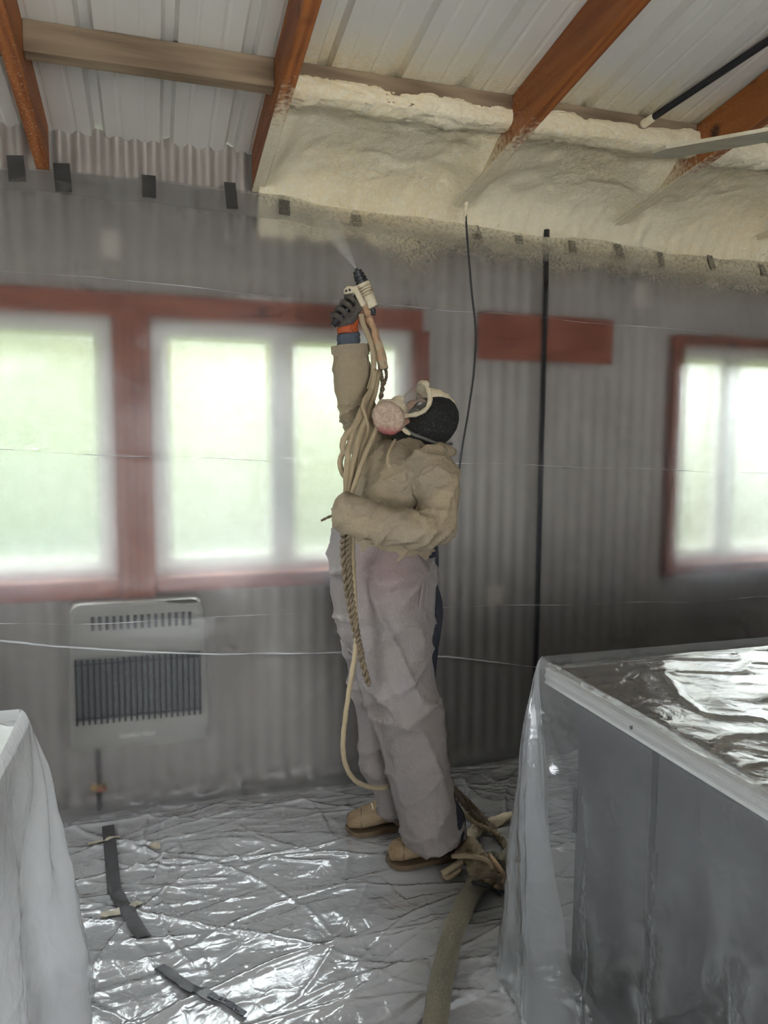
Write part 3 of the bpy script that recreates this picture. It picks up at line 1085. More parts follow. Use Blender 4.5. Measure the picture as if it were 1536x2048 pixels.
# ribbed edge profile along the long side and the far end
for side in (0, 1):
    mm = MB()
    prof = [(0, 0)]
    zz = [0.0, -0.006, -0.010, -0.016, -0.020, -0.026, -0.030, -0.036, -0.042]
    dd = [0.010, 0.0, 0.003, 0.003, 0.0, 0.0, 0.003, 0.003, 0.0]
    if side == 0:
        r0 = [(TX0 + d, TY0, TZ + 0.002 + z) for z, d in zip(zz, dd)] + [(TX0 + 0.014, TY0, TZ - 0.04), (TX0 + 0.014, TY0, TZ + 0.002)]
        r1 = [(x, TY1 + (0 if i > 8 else 0), z) for i, (x, _, z) in enumerate(r0)]
    else:
        r0 = [(TX0 + 0.012, TY1 - d, TZ + 0.002 + z) for z, d in zip(zz, dd)] + [(TX0 + 0.012, TY1 - 0.014, TZ - 0.04), (TX0 + 0.012, TY1 - 0.014, TZ + 0.002)]
        r1 = [(TX1, y, z) for (_, y, z) in r0]
    mm.rings([r0, r1])
    mm.build('metal_edge', M['alu'], bench)
for yk in (1.36, 0.97, 0.6, 0.25):
    mm = MB().tube([(TX0 - 0.0025, yk, TZ - 0.02), (TX0 + 0.004, yk, TZ - 0.02)], 0.0045, 8)
    mm.build('screw', M['dark_metal'], bench)
# cabinet body with panels
BX0, BY1 = TX0 + 0.05, TY1 - 0.06
MB().box((BX0 + 0.02, TY0 + 0.05, 0.07), (TX1 - 0.05, BY1, TZ - 0.036)).build('cabinet_body', M['bench_dark'], bench, bevel=0.004)
MB().box((BX0 + 0.06, TY0 + 0.1, 0.004), (TX1 - 0.1, BY1 - 0.05, 0.07)).build('plinth', M['bench_dark'], bench)
ye = [BY1 - 0.02, BY1 - 0.34, BY1 - 0.78, BY1 - 1.22, BY1 - 1.66]
for i in range(4):
    dr = MB().box((BX0, ye[i + 1] + 0.012, 0.09), (BX0 + 0.02, ye[i] - 0.012, TZ - 0.075)).build('door', M['bench_dark'], bench, bevel=0.004)
    MB().tube([(BX0 - 0.02, ye[i] - 0.04, 0.62), (BX0 - 0.02, ye[i] - 0.04, 0.5)], 0.006, 8).build('handle', M['dark_metal'], dr)

LZ = 0.79
LX1, LY1 = -0.335, 2.02
lt = thing('side_table', 'low table under a milky white plastic drape at the left edge', 'table', (-0.9, 1.5, 0))
MB().box((-1.45, 0.75, LZ - 0.035), (LX1, LY1, LZ)).build('table_top', M['shop_paint'], lt, bevel=0.008)
for x in (-1.4, LX1 - 0.08):
    for y in (0.8, LY1 - 0.32):
        MB().box((x, y, 0.004), (x + 0.05, y + 0.05, LZ - 0.035)).build('leg', M['shop_paint'], lt, bevel=0.003)
MB().box((-1.38, 0.85, 0.25), (LX1 - 0.06, LY1 - 0.08, 0.28)).build('shelf', M['shop_paint'], lt, bevel=0.003)


def drape(name, corner, sgn, xlen, ylen, z, mat, label, flare, seed, bulge, nfold, foldamp, topn=True):
    """film laid over a table: corner=(x, y) of the far corner nearest the aisle; sgn=+1 the table lies to the right of its aisle edge"""
    cx, cy = corner
    g = 0.012
    rc = 0.03
    # perimeter from far end along the back edge to the corner, then along the aisle edge
    per = []
    nb, nc, na = 60, 26, 150
    for i in range(nb):
        q = xlen * (1 - i / nb)
        per.append((cx + sgn * q, cy + g, 0.0, 1.0, q, 0.0))
    for i in range(nc):
        a = i / nc * PI / 2
        ox, oy = -sgn * math.sin(a), math.cos(a)
        per.append((cx - sgn * (g - rc) * 0 + sgn * rc * 0 + ox * g, cy + oy * g, ox, oy, 0.0, 1.0 - abs(i / nc - 0.5) * 2))
    for i in range(na + 1):
        q = ylen * i / na
        per.append((cx - sgn * g, cy - q, -sgn, 0.0, -q, 0.0))
    per = np.array(per)
    nt = 70
    tv = np.concatenate([np.linspace(0, 0.06, 8), np.linspace(0.075, 1, nt - 8)])
    S = np.cumsum(np.concatenate([[0], np.hypot(np.diff(per[:, 0]), np.diff(per[:, 1])) + 0.004]))
    SS, TV = np.meshgrid(S, tv)
    ox, oy = per[:, 2][None], per[:, 3][None]
    dist = np.abs(per[:, 4])[None]
    cornerw = np.exp(-(dist / 0.22) ** 2)
    down = smooth01(0.0, 0.5, TV)
    fold = np.sin(SS * nfold + 1.8 * vnoise(SS * 2.5, TV * 0.8, 0, seed) + seed)
    fold = np.sign(fold) * np.abs(fold) ** 0.7
    off = 0.008 + (flare * TV ** 1.3) * (0.4 + 0.6 * cornerw) + bulge * cornerw * (np.sin(np.clip(TV * 1.25, 0, 1) * PI / 2) * 0.75 + 0.25 * TV)
    off = off + foldamp * down * fold * (0.35 + TV) + 0.007 * fbm(SS * 4 + TV * 3, TV * 5 - SS, 0, seed + 3) * down
    # tension folds fanning out from the corner
    ang = np.arctan2(SS - S[nb + nc // 2], TV * z + 0.02)
    off = off + 0.012 * cornerw * np.sin(ang * 16 + seed) * smooth01(0.02, 0.3, TV)
    off = off + 0.035 * down * (facets(SS * 7 + TV * 5, TV * 6 - SS * 3, seed + 31, 0.2, 0.12) + 0.35 * facets(SS * 17 + TV * 14, TV * 15 - SS * 9, seed + 32, 0.25, 0.15))
    tang = 0.02 * vnoise(SS * 5, TV * 2, 0, seed + 7) * TV
    X = per[:, 0][None] + ox * off - oy * tang
    Y = per[:, 1][None] + oy * off + ox * tang
    rnd_edge = np.where(TV < 0.06, 0.010 * (1 - np.sqrt(np.clip(1 - (1 - TV / 0.06) ** 2, 0, 1))), 0)
    X = X - ox * rnd_edge
    Y = Y - oy * rnd_edge
    Z = (z + 0.008) * (1 - TV) + 0.022 + 0.006 * vnoise(SS * 6, 0, 0, seed + 2) * TV
    o = grid_object(name, X, Y, Z, mat, loc=(cx + sgn * 0.3, cy - 0.5, 0))
    tag(o, label, 'plastic drape')
    # gathered film: extra layers folded in at the corner
    j0, j1 = nb + nc // 2 - 26, nb + nc // 2 + 44
    for lay in (1, 2):
        sc_ = S[nb + nc // 2]
        uu = np.linspace(0, 1, 60)
        rows = []
        for i_ in range(len(tv)):
            w1, w2 = 0.05 + (0.20 - 0.05 * lay) * tv[i_], 0.05 + (0.62 - 0.24 * lay) * tv[i_] ** 0.9
            s__ = sc_ - w1 + uu * (w1 + w2)
            oxx, oyy = np.interp(s__, S, per[:, 2]), np.interp(s__, S, per[:, 3])
            dd = -lay * (0.008 * smooth01(0, 0.15, tv[i_]) + 0.012 * smooth01(0, 0.5, tv[i_]) * (0.6 + 0.4 * np.sin(s__ * 31 + lay * 2 + seed)))
            rows.append((np.interp(s__, S, X[i_]) + oxx * dd, np.interp(s__, S, Y[i_]) + oyy * dd, np.interp(s__, S, Z[i_])))
        grid_object('folded_layer', np.array([r_[0] for r_ in rows]), np.array([r_[1] for r_ in rows]), np.array([r_[2] for r_ in rows]), M['drape_fold'], o)
    # the film on the table top, wrinkled
    gx = np.linspace(0, xlen, 240)
    gy = np.linspace(0, ylen, 280)
    UX, UY = np.meshgrid(gx, gy)
    h = 0.006 + 0.003 * fbm(UX * 2 + UY * 1.5, UY * 2, 0, seed + 11, 2) + 0.045 * facets(UX * 4 + UY * 3, UY * 7 - UX * 4, seed + 5, 0.12, 0.10) + 0.010 * facets(UX * 10 + UY * 8, UY * 19 - UX * 12, seed + 6, 0.2, 0.14)
    r = np.abs(vnoise(UX * 7 + UY * 4 + vnoise(UX * 4, UY * 4, 0, 3), UY * 9 - UX * 3, 0, seed + 12))
    h = h + 0.006 * (1 - r) ** 6
    edge = np.minimum(UX, UY)
    h = h * (0.25 + 0.75 * smooth01(0, 0.06, edge)) + 0.004
    h = np.maximum(h, 0.004)
    return o, (cx + sgn * UX, cy - UY, z + h)


o, (a, b, c_) = drape('plastic_drape', (TX0, TY1), 1, 1.5, 1.75, TZ, M['drape'], 'clear plastic drape over the dark work bench at the right', 0.03, 3, 0.075, 21.0, 0.012)
t = NT('top_film')
v = t.geo()
crk = t.noise(v, 12, 5, 0.6, 1.5)
nb = t.bump(crk, 0.3, 0.01)
speck = t.rng(t.noise(v, 70, 2), 0.66, 0.72)
s_ = t.mix(0.14, t.n('BsdfTransparent', {'Color': (0.94, 0.94, 0.94)}).outputs[0], t.n('BsdfDiffuse', {'Color': (0.75, 0.76, 0.74)}).outputs[0])
fr = t.fres(nb)
s_ = t.mix(t.math('MULTIPLY', t.math('ADD', fr, 0.05), 1.7, clamp=True), s_, t.n('BsdfGlossy', {'Roughness': 0.12, 'Normal': nb}).outputs[0])
s_ = t.mix(t.math('MULTIPLY', speck, 0.5), s_, t.n('BsdfDiffuse', {'Color': (0.05, 0.05, 0.04)}).outputs[0])
M['top_film'] = t.done(s_)
grid_object('top_film', a, b, c_, M['top_film'], o)
o, (a, b, c_) = drape('plastic_drape', (LX1, LY1), -1, 1.1, 1.2, LZ, M['drape_milky'], 'milky white plastic drape over the low table at the left', 0.06, 9, 0.10, 15.0, 0.007)
grid_object('top_film', a, b, c_, M['drape_milky'], o)

# ================================================================ heater behind the sheet
M['cream_enamel'] = plain('cream_enamel', (0.25, 0.235, 0.20), 0.35, 0, 0.05)
M['heater_back'] = plain('heater_radiant', (0.075, 0.075, 0.078), 0.5)
M['heater_dark'] = plain('heater_interior', (0.015, 0.015, 0.016), 0.6)
M['wire'] = plain('guard_wire', (0.015, 0.015, 0.016), 0.4, 0.5)
M['brass'] = plain('brass', (0.40, 0.26, 0.08), 0.35, 0.9)
M['grey_letter'] = plain('letter_paint', (0.75, 0.74, 0.70), 0.5)
YH0, YH1 = 3.042, 3.13
hw_ = HX1 - HX0
htr = thing('wall_heater', 'cream gas wall heater with black slatted grille behind the plastic', 'heater', ((HX0 + HX1) / 2, 3.05, HZ0))
zA = at(270, 1235, 3.0).z
zB = at(270, 1262, 3.0).z
zC = at(270, 1318, 3.0).z
zD = at(270, 1440, 3.0).z
# shell: rounded outline, narrower on top
mm = MB()


def heat_ring(y, ins):
    pts = []
    xm = (HX0 + HX1) / 2
    for sx, cz_, r in ((-1, HZ0, 0.012), (1, HZ0, 0.012), (1, HZ1, 0.045), (-1, HZ1, 0.045)):
        wdt = hw_ / 2 - ins - (0.012 if cz_ == HZ1 else 0)
        zz = cz_ + (ins if cz_ == HZ0 else -ins)
        ccx, ccz = xm + sx * (wdt - r), zz + (r if cz_ == HZ0 else -r)
        a0 = {(-1, HZ0): 180, (1, HZ0): 270, (1, HZ1): 0, (-1, HZ1): 90}[(sx, cz_)]
        for k in range(5):
            an = math.radians(a0 + 90 * k / 4)
            pts.append((ccx + r * math.cos(an), y, ccz + r * math.sin(an)))
    return pts


mm.rings([heat_ring(YH1, 0.0), heat_ring(YH0 + 0.02, 0.0), heat_ring(YH0 + 0.006, 0.006), heat_ring(YH0 + 0.004, 0.02)])
mm.build('casing', M['cream_enamel'], htr, smooth=False)
MB().box((HX0 + 0.03, YH0 - 0.004, zD), (HX1 - 0.03, YH0 + 0.006, zC)).build('fire_opening', M['heater_back'], htr)
for k in range(22):
    x = HX0 + 0.035 + (hw_ - 0.07) * k / 21
    MB().tube([(x, YH0 - 0.010, zD - 0.012), (x, YH0 - 0.012, zC + 0.004)], 0.0042, 5).build('guard_wire', M['wire'], htr)
for z in (zC - 0.016, zD + 0.012):
    MB().tube([(HX0 + 0.03, YH0 - 0.012, z), (HX1 - 0.03, YH0 - 0.012, z)], 0.003, 5).build('guard_rail', M['wire'], htr)
for k in range(15):
    x = HX0 + 0.10 + (hw_ - 0.17) * k / 14
    MB().box((x - 0.006, YH0 - 0.001, zB), (x + 0.006, YH0 + 0.008, zA)).build('louver', M['heater_dark'], htr)
cu = bpy.data.curves.new('lettering', 'FONT')
cu.body = 'Comfort Glow'
cu.size = 0.022
cu.extrude = 0.0006
cu.align_x = 'CENTER'
_tmp = bpy.data.objects.new('lettering_curve', cu)
COL.objects.link(_tmp)
_me = bpy.data.meshes.new_from_object(_tmp.evaluated_get(bpy.context.evaluated_depsgraph_get()))
bpy.data.objects.remove(_tmp)
_me.name = 'lettering'
_me.materials.clear()
_me.materials.append(M['grey_letter'])
fo = bpy.data.objects.new('lettering', _me)
COL.objects.link(fo)
fo.parent = htr
fo.location = Vector((at(275, 1478, 3.0).x, YH0 + 0.001, at(275, 1480, 3.0).z)) - wloc(htr)
fo.rotation_euler = (PI / 2, 0, 0)
# gas pipe and valve below it
gp = at(195, 1540, 3.03)
pv = thing('gas_valve', 'small gas pipe with a rusty valve below the heater, behind the plastic', 'gas valve', (gp.x, 3.06, 0.0))
MB().tube([(gp.x, 3.07, 0.03), (gp.x, 3.07, HZ0 + 0.01)], 0.009, 10).build('pipe', M['dark_metal'], pv, smooth=True)
vz = at(195, 1583, 3.03).z
MB().tube([(gp.x - 0.03, 3.07, vz), (gp.x + 0.03, 3.07, vz)], 0.014, 10).build('valve_body', M['brass'], pv, smooth=True)
MB().box((gp.x - 0.006, 3.045, vz - 0.008), (gp.x + 0.03, 3.053, vz + 0.006)).build('valve_lever', M['header_wood'], pv, bevel=0.002)

# ---------------------------------------------------------------- things on the wall and under the roof
px_ = at(1085, 800, 3.105).x
o = MB().tube([(px_, 3.106, 0.0), (px_, 3.106, 2.45)], 0.0125, 12).build('wall_pipe', M['dark_metal'], loc=(px_, 3.118, 0), smooth=True)
tag(o, 'thin dark vertical pipe on the corrugated wall, right of the worker', 'pipe')
M['paper'] = plain('pale_paper', (0.62, 0.55, 0.47), 0.8)
for x0, y0, x1, y1, lab in ((204, 462, 238, 516, 'pale paper square on the wall above the leftmost window'),
                            (1268, 566, 1300, 612, 'pale paper square on the wall above the right window'),
                            (974, 1170, 1006, 1212, 'pale paper square low on the wall left of the dark pipe')):
    a, b = at(x0, y1, 3.14), at(x1, y0, 3.14)
    o = MB().box((a.x, 3.149, a.z), (b.x, 3.152, b.z)).build('paper_label', M['paper'], loc=((a.x + b.x) / 2, 3.15, a.z))
    tag(o, lab, 'paper', 'paper squares on the back wall')

cab = [at(930, 412, 2.93), at(934, 470, 2.92), at(943, 580, 2.92), at(951, 660, 2.92), at(948, 740, 2.92), at(937, 820, 2.92), at(925, 890, 2.92), at(917, 945, 2.92), at(909, 968, 2.91)]
o = MB().tube(spline(cab, 8), 0.0045, 8).build('hanging_cable', M['black_rubber'], loc=cab[0], smooth=True)
tag(o, 'thin black cable hanging from the foamed rafter behind the head of the worker', 'cable')
o = MB().tube(spline([at(932, 405, 2.935), at(931, 425, 2.93), at(930, 444, 2.925)], 6), [0.012 - 0.0075 * i / 12 for i in range(13)], 8).build('foam_collar', M['foam'], loc=cab[0], smooth=True)
tag(o, 'small cone of foam round the top of the hanging black cable', 'foam lump')


def roofpt(px, py, dz):
    d = ray(px, py)
    s = (2.65 - dz + YW * TS - CAMZ) / (d.z + d.y * TS)
    return Vector((0, 0, CAMZ)) + d * s


ra, rb = roofpt(1272, 258, 0.03), roofpt(1536, 82, 0.03)
dv = (rb - ra).normalized()
o = MB().tube([ra - dv * 0.05, ra, rb, rb + dv * 1.2], 0.0125, 10).build('ceiling_rod', M['dark_metal'], loc=ra, smooth=True)
tag(o, 'thin dark rod running up the roof to the right of the thick rafter', 'rod')
o = MB().tube([ra - dv * 0.075, ra - dv * 0.04, ra + dv * 0.02, ra + dv * 0.09], [0.02, 0.021, 0.018, 0.014], 10).build('foam_sleeve', M['foam'], loc=ra, smooth=True)
tag(o, 'pale foam sleeve on the lower end of the thin dark roof rod', 'foam lump')

# ceiling fan, mostly outside the picture: one blade reaches in
t, c, f = wood('grey_wood_blade', (0.40, 0.35, 0.24), (0.56, 0.50, 0.37), 0, knots=False)
M['blade'] = t.done(t.pbr(c, 0.5, 0, t.bump(f, 0.2, 0.003)))
FZ = 2.21
BLP = -7.0
tip, mid = atz(1306, 310, FZ), atz(1545, 268, FZ)
bd = (mid - tip)
bd.z = 0
bd.normalize()
hub = tip + bd * 0.66
fan = thing('ceiling_fan', 'ceiling fan whose pale weathered wooden blade reaches in from the right', 'ceiling fan', (hub.x, hub.y, FZ))
MB().rings([[(hub.x + r * math.cos(a * PI / 8), hub.y + r * math.sin(a * PI / 8), FZ + z) for a in range(16)] for r, z in ((0.05, -0.05), (0.10, -0.03), (0.11, 0.03), (0.08, 0.07), (0.03, 0.09))]).build('motor', M['dark_metal'], fan, smooth=True)
MB().tube([(hub.x, hub.y, FZ + 0.08), (hub.x, hub.y, zr(hub.y) - 0.005)], 0.012, 10).build('down_rod', M['dark_metal'], fan, smooth=True)
a0 = math.atan2(-bd.y, -bd.x)
for k in range(5):
    a = a0 + k * 2 * PI / 5
    Mx = Matrix.Translation(Vector((hub.x, hub.y, FZ))) @ Matrix.Rotation(a, 4, 'Z') @ Matrix.Rotation(math.radians(BLP), 4, 'X')
    out = [(0.14, -0.04), (0.22, -0.052), (0.55, -0.058), (0.63, -0.05), (0.66, -0.02), (0.655, 0.03), (0.62, 0.056), (0.22, 0.052), (0.14, 0.04)]
    lo = [Mx @ Vector((x, y, -0.004)) for x, y in out]
    hi = [Mx @ Vector((x, y, 0.004)) for x, y in out]
    MB().rings([lo, hi]).build('blade', M['blade'], fan)
    MB().box((0.06, -0.018, -0.008), (0.2, 0.018, -0.003), 0, Mx).build('blade_iron', M['dark_metal'], fan)

# ================================================================ spray foam in the bays
def foam_bay(x0, x1, label, seed, lump=0.0):
    nu = int((x1 - x0) / 0.008) + 2
    # profile along the bay, from the purlin's face over the roof and down the wall
    prof = [(2.552, zr(2.55) - 0.040), (2.544, zr(2.55) - 0.055), (2.544, zr(2.55) - 0.085), (2.556, zr(2.55) - 0.104), (2.60, zr(2.60) - 0.108), (2.65, zr(2.65) - 0.085), (2.72, zr(2.72) - 0.075),
            (2.82, zr(2.82) - 0.075), (2.92, zr(2.92) - 0.08), (3.00, zr(3.0) - 0.10), (3.06, zr(3.05) - 0.135), (3.10, zr(3.09) - 0.18), (3.128, zr(3.1) - 0.24), (3.14, 2.36), (3.146, 2.24)]
    pr = spline([(0, a, b) for a, b in prof], 9)
    py, pz = np.array([q.y for q in pr]), np.array([q.z for q in pr])
    ty, tz = np.gradient(py), np.gradient(pz)
    ln = np.hypot(ty, tz)
    ny_, nz_ = tz / ln, -ty / ln          # towards the room (down / towards camera)
    u = np.linspace(x0, x1, nu)
    U, K = np.meshgrid(u, np.arange(len(pr)))
    PY, PZ, NY, NZ = py[K], pz[K], ny_[K], nz_[K]
    s = np.cumsum(ln)[K]
    d = 0.012 * fbm(U * 5, s * 5, 0, seed) + 0.006 * fbm(U * 16, s * 16, 0, seed + 1) + 0.0035 * np.abs(vnoise(U * 60, s * 60, 0, seed + 2))
    onp = smooth01(0.0, 0.06, s) * (1 - smooth01(0.12, 0.22, s))
    d = d + 0.006 * onp * np.abs(fbm(U * 28, s * 28, 0, seed + 5))
    # fillets against the rafters
    e = np.minimum(U - x0, x1 - U)
    wl0 = smooth01(float(np.cumsum(ln)[-62]), float(np.cumsum(ln)[-40]), s)
    d = d + (1 - wl0) * 0.085 * np.exp(-(e / 0.06) ** 1.3) * smooth01(0.14, 0.42, s) * (0.7 + 0.3 * vnoise(U * 3, s * 4, 0, seed + 7))
    # wall part: the corrugation still shows
    wl = smooth01(float(np.cumsum(ln)[-50]), float(np.cumsum(ln)[-12]), s)
    d = d * (1 - 0.55 * wl) + wl * (-0.004 * np.tanh(2 * np.cos(2 * PI * U / PER)))
    X = U + np.where(U - x0 < x1 - U, -1, 1) * 0.026 * np.exp(-(e / 0.03) ** 2) * smooth01(-0.005, 0.004, zb(3.1) - PZ)
    Y = np.minimum(PY + NY * d, 3.15)
    Z = PZ + NZ * d
    Z = np.where(Z < 2.38, 2.38 - (2.38 - Z) * (0.35 + 0.35 * vnoise(U * 6, 0.7, 0, seed + 9) + 0.15 * vnoise(U * 23, 0.7, 0, seed + 10)), Z)
    wc = np.exp(-(e / 0.045) ** 2) * smooth01(2.62, 2.85, Y) * smooth01(zb(3.0) - 0.05, zb(3.0), Z)
    Z = Z * (1 - wc) + (zb(Y) + 0.007) * wc
    top = np.minimum(Z, zr(Y) - 0.004)
    o = grid_object('spray_foam', X, Y, top, M['foam'], loc=((x0 + x1) / 2, 2.9, zr(2.9) - 0.08))
    return tag(o, label, 'foam insulation', 'spray foam in the roof bays')


foam_bay(0.456, 1.261, 'cream spray foam in the bay above the spray gun, freshest and smoothest', 60)
foam_bay(1.309, 2.054, 'cream spray foam in the bay right of the thick rafter', 70)
foam_bay(2.102, 2.859, 'cream spray foam in the bay behind the fan blade', 80)
foam_bay(2.907, 3.659, 'cream spray foam in the farthest bay at the right edge', 90)

# ================================================================ the worker
YC = 2.46


def px2m(Y):
    return (at(781, 1100, Y) - at(780, 1100, Y)).length


def erings(st, n=20):
    """stations (px, py, Y, a_px, b_m) -> elliptical rings across the path"""
    P = [at(s[0], s[1], s[2]) for s in st]
    R = []
    for i, p in enumerate(P):
        t = (P[min(i + 1, len(P) - 1)] - P[max(i - 1, 0)]).normalized()
        yv = Vector((0, 1, 0))
        n2 = (yv - t * yv.dot(t)).normalized()
        n1 = n2.cross(t).normalized()
        a, b = st[i][3] * px2m(st[i][2]), st[i][4]
        R.append([p + n1 * a * math.cos(2 * PI * k / n) + n2 * b * math.sin(2 * PI * k / n) for k in range(n)])
    return R


def sstations(st, n=6):
    A = np.array(st, float)
    out = []
    m = len(A)
    for i in range(m - 1):
        p0, p1, p2, p3 = A[max(i - 1, 0)], A[i], A[i + 1], A[min(i + 2, m - 1)]
        for k in range(n):
            t = k / n
            out.append(0.5 * (2 * p1 + (p2 - p0) * t + (2 * p0 - 5 * p1 + 4 * p2 - p3) * t * t + (3 * p1 - p0 - 3 * p2 + p3) * t ** 3))
    out.append(A[-1])
    return [tuple(q) for q in out]


def limb(mb, st, n=20, k=5):
    return mb.rings(erings(sstations(st, k), n))


def ellipsoid(mb, c, ax, n=16, m=10):
    """c centre, ax three semi-axis vectors"""
    rs = []
    for i in range(1, m):
        th = PI * i / m
        rs.append([c + ax[2] * math.cos(th) + (ax[0] * math.cos(2 * PI * j / n) + ax[1] * math.sin(2 * PI * j / n)) * math.sin(th) for j in range(n)])
    return mb.rings(rs[::-1])


def fused(mb, name, mat, parent, voxel, smooth_it=4, disp=None):
    """one continuous skin over the overlapping shapes of mb"""
    me = bpy.data.meshes.new('tmp')
    me.from_pydata([tuple(p) for p in mb.v], [], mb.f)
    o = bpy.data.objects.new('tmp', me)
    COL.objects.link(o)
    r = o.modifiers.new('r', 'REMESH')
    r.mode = 'VOXEL'
    r.voxel_size = voxel
    s = o.modifiers.new('s', 'SMOOTH')
    s.iterations = smooth_it
    s.factor = 0.5
    dg = bpy.context.evaluated_depsgraph_get()
    m2 = bpy.data.meshes.new_from_object(o.evaluated_get(dg))
    bpy.data.objects.remove(o)
    n = len(m2.vertices)
    co = np.empty(n * 3, np.float32)
    m2.vertices.foreach_get('co', co)
    co = co.reshape(-1, 3).astype(float)
    if disp is not None:
        no = np.empty(n * 3, np.float32)
        m2.vertices.foreach_get('normal', no)
        no = no.reshape(-1, 3)
        co = co + no * disp(co)[:, None]
    co = co - np.array(wloc(parent))[None]
    m2.vertices.foreach_set('co', co.astype(np.float32).ravel())
    m2.polygons.foreach_set('use_smooth', np.ones(len(m2.polygons), dtype=bool))
    m2.materials.clear()
    m2.materials.append(mat)
    m2.name = name
    m2.update()
    q = bpy.data.objects.new(name, m2)
    COL.objects.link(q)
    q.parent = parent
    return q


def cloth(name, c1, c2, crust, tr=0.2, rough=0.8, patch=None):
    t = NT(name)
    v = t.geo()
    c = t.mixc(t.noise(v, 3, 4), c1, c2)
    if patch:
        pc_, pr_, pcol = patch
        dv = t.n('VectorMath', {0: v, 1: tuple(pc_)}, operation='DISTANCE').outputs['Value']
        c = t.mixc(t.rng(t.math('ADD', dv, t.math('MULTIPLY', t.noise(v, 9, 3), 0.08)), 0.02, pr_, 0.5, 0.0), c, pcol)
    h = t.noise(v, 24, 5, 0.6, 0.6)
    if crust:
        g = t.rng(t.math('ADD', t.noise(v, 6, 5), t.math('MULTIPLY', t.noise(v, 50, 3), 0.25)), 0.45, 0.75)
        c = t.mixc(t.math('MULTIPLY', g, crust), c, (0.46, 0.37, 0.235))
        h = t.math('ADD', h, t.math('MULTIPLY', t.math('MULTIPLY', t.noise(v, 110, 4, 0.7), g), 2.2))
    nb = t.bump(h, 0.5, 0.006)
    a = t.pbr(c, rough, 0, nb)
    b = t.n('BsdfTranslucent', {'Color': c, 'Normal': nb}).outputs[0]
    return t.done(t.mix(tr, a, b))


M['jacket'] = cloth('crusted_coverall', (0.32, 0.265, 0.195), (0.38, 0.31, 0.22), 0.7, 0.15)
M['suit'] = cloth('white_coverall', (0.30, 0.27, 0.265), (0.37, 0.335, 0.33), 0.12, 0.22, 0.6, (at(775, 1140, 2.28), 0.24, (0.42, 0.24, 0.24)))
M['navy'] = cloth('navy_cotton', (0.012, 0.014, 0.024), (0.02, 0.022, 0.034), 0, 0.0)
t = NT('black_knit')
v = t.geo()
h = t.voro(v, 260)
c = t.mixc(t.rng(t.noise(v, 240, 2), 0.62, 0.72), (0.010, 0.010, 0.010), (0.16, 0.14, 0.10))
M['hood'] = t.done(t.pbr(c, 0.85, 0, t.bump(h, 0.5, 0.003)))
M['glove'] = cloth('dark_glove', (0.055, 0.047, 0.043), (0.09, 0.078, 0.07), 0.12, 0.0)
M['orange'] = plain('orange_cuff', (0.42, 0.085, 0.02), 0.6)
M['denim'] = plain('blue_grey_cuff', (0.07, 0.085, 0.11), 0.8, 0, 0.3, 60)
M['skin'] = plain('skin', (0.38, 0.22, 0.15), 0.5, 0, 0.06)
M['leather'] = cloth('tan_leather_boot', (0.15, 0.085, 0.036), (0.22, 0.135, 0.062), 0.38, 0.0, 0.75)
M['sole'] = plain('brown_rubber_sole', (0.13, 0.09, 0.05), 0.8)
t = NT('crusted_mask')
v = t.geo()
p = t.xyz()
fc, fh = foam_cols(t)
M['crust'] = t.done(t.pbr(t.mixc(0.25, fc, (0.42, 0.34, 0.24)), 0.85, 0, t.bump(t.noise(v, 130, 4, 0.7), 0.9, 0.006)))
zlow = at(780, 855, 2.36).z
c = t.mixc(t.rng(t.math('ADD', p[2], t.math('MULTIPLY', t.noise(v, 30, 3), 0.03)), zlow, zlow + 0.06), (0.48, 0.06, 0.09), (0.52, 0.40, 0.30))
c = t.mixc(t.rng(t.noise(v, 90, 3), 0.45, 0.6), c, (0.58, 0.46, 0.34))
t2 = t
M['cartridge'] = None
t = NT('pink_cartridge')
v = t.geo()
p = t.xyz()
c = t.mixc(t.rng(t.math('ADD', p[2], t.math('MULTIPLY', t.noise(v, 30, 3), 0.03)), zlow - 0.012, zlow + 0.03), (0.36, 0.06, 0.08), (0.50, 0.36, 0.27))
c = t.mixc(t.math('MULTIPLY', t.rng(t.noise(v, 90, 3), 0.45, 0.6), t.rng(p[2], zlow - 0.02, zlow + 0.015)), c, (0.60, 0.48, 0.36))
M['cartridge'] = t.done(t.pbr(c, 0.8, 0, t.bump(t.noise(v, 150, 4, 0.7), 0.9, 0.006)))
t = NT('visor_plastic')
fr = t.fres()
s_ = t.mix(0.10, t.n('BsdfTransparent', {'Color': (0.93, 0.93, 0.92)}).outputs[0], t.n('BsdfDiffuse', {'Color': (0.7, 0.66, 0.58)}).outputs[0])
M['visor'] = t.done(t.mix(t.math('ADD', fr, 0.06), s_, t.n('BsdfGlossy', {'Roughness': 0.08}).outputs[0]))
M['strap'] = plain('grey_strap', (0.13, 0.125, 0.11), 0.7)
M['eye'] = plain('eye_white', (0.6, 0.58, 0.55), 0.3)

foot = atz(845, 1720, 0.0)
man = thing('person', 'worker in crusted white coverall, black hood and respirator, aiming a spray gun at the ceiling', 'person', (foot.x, foot.y + 0.1, 0))

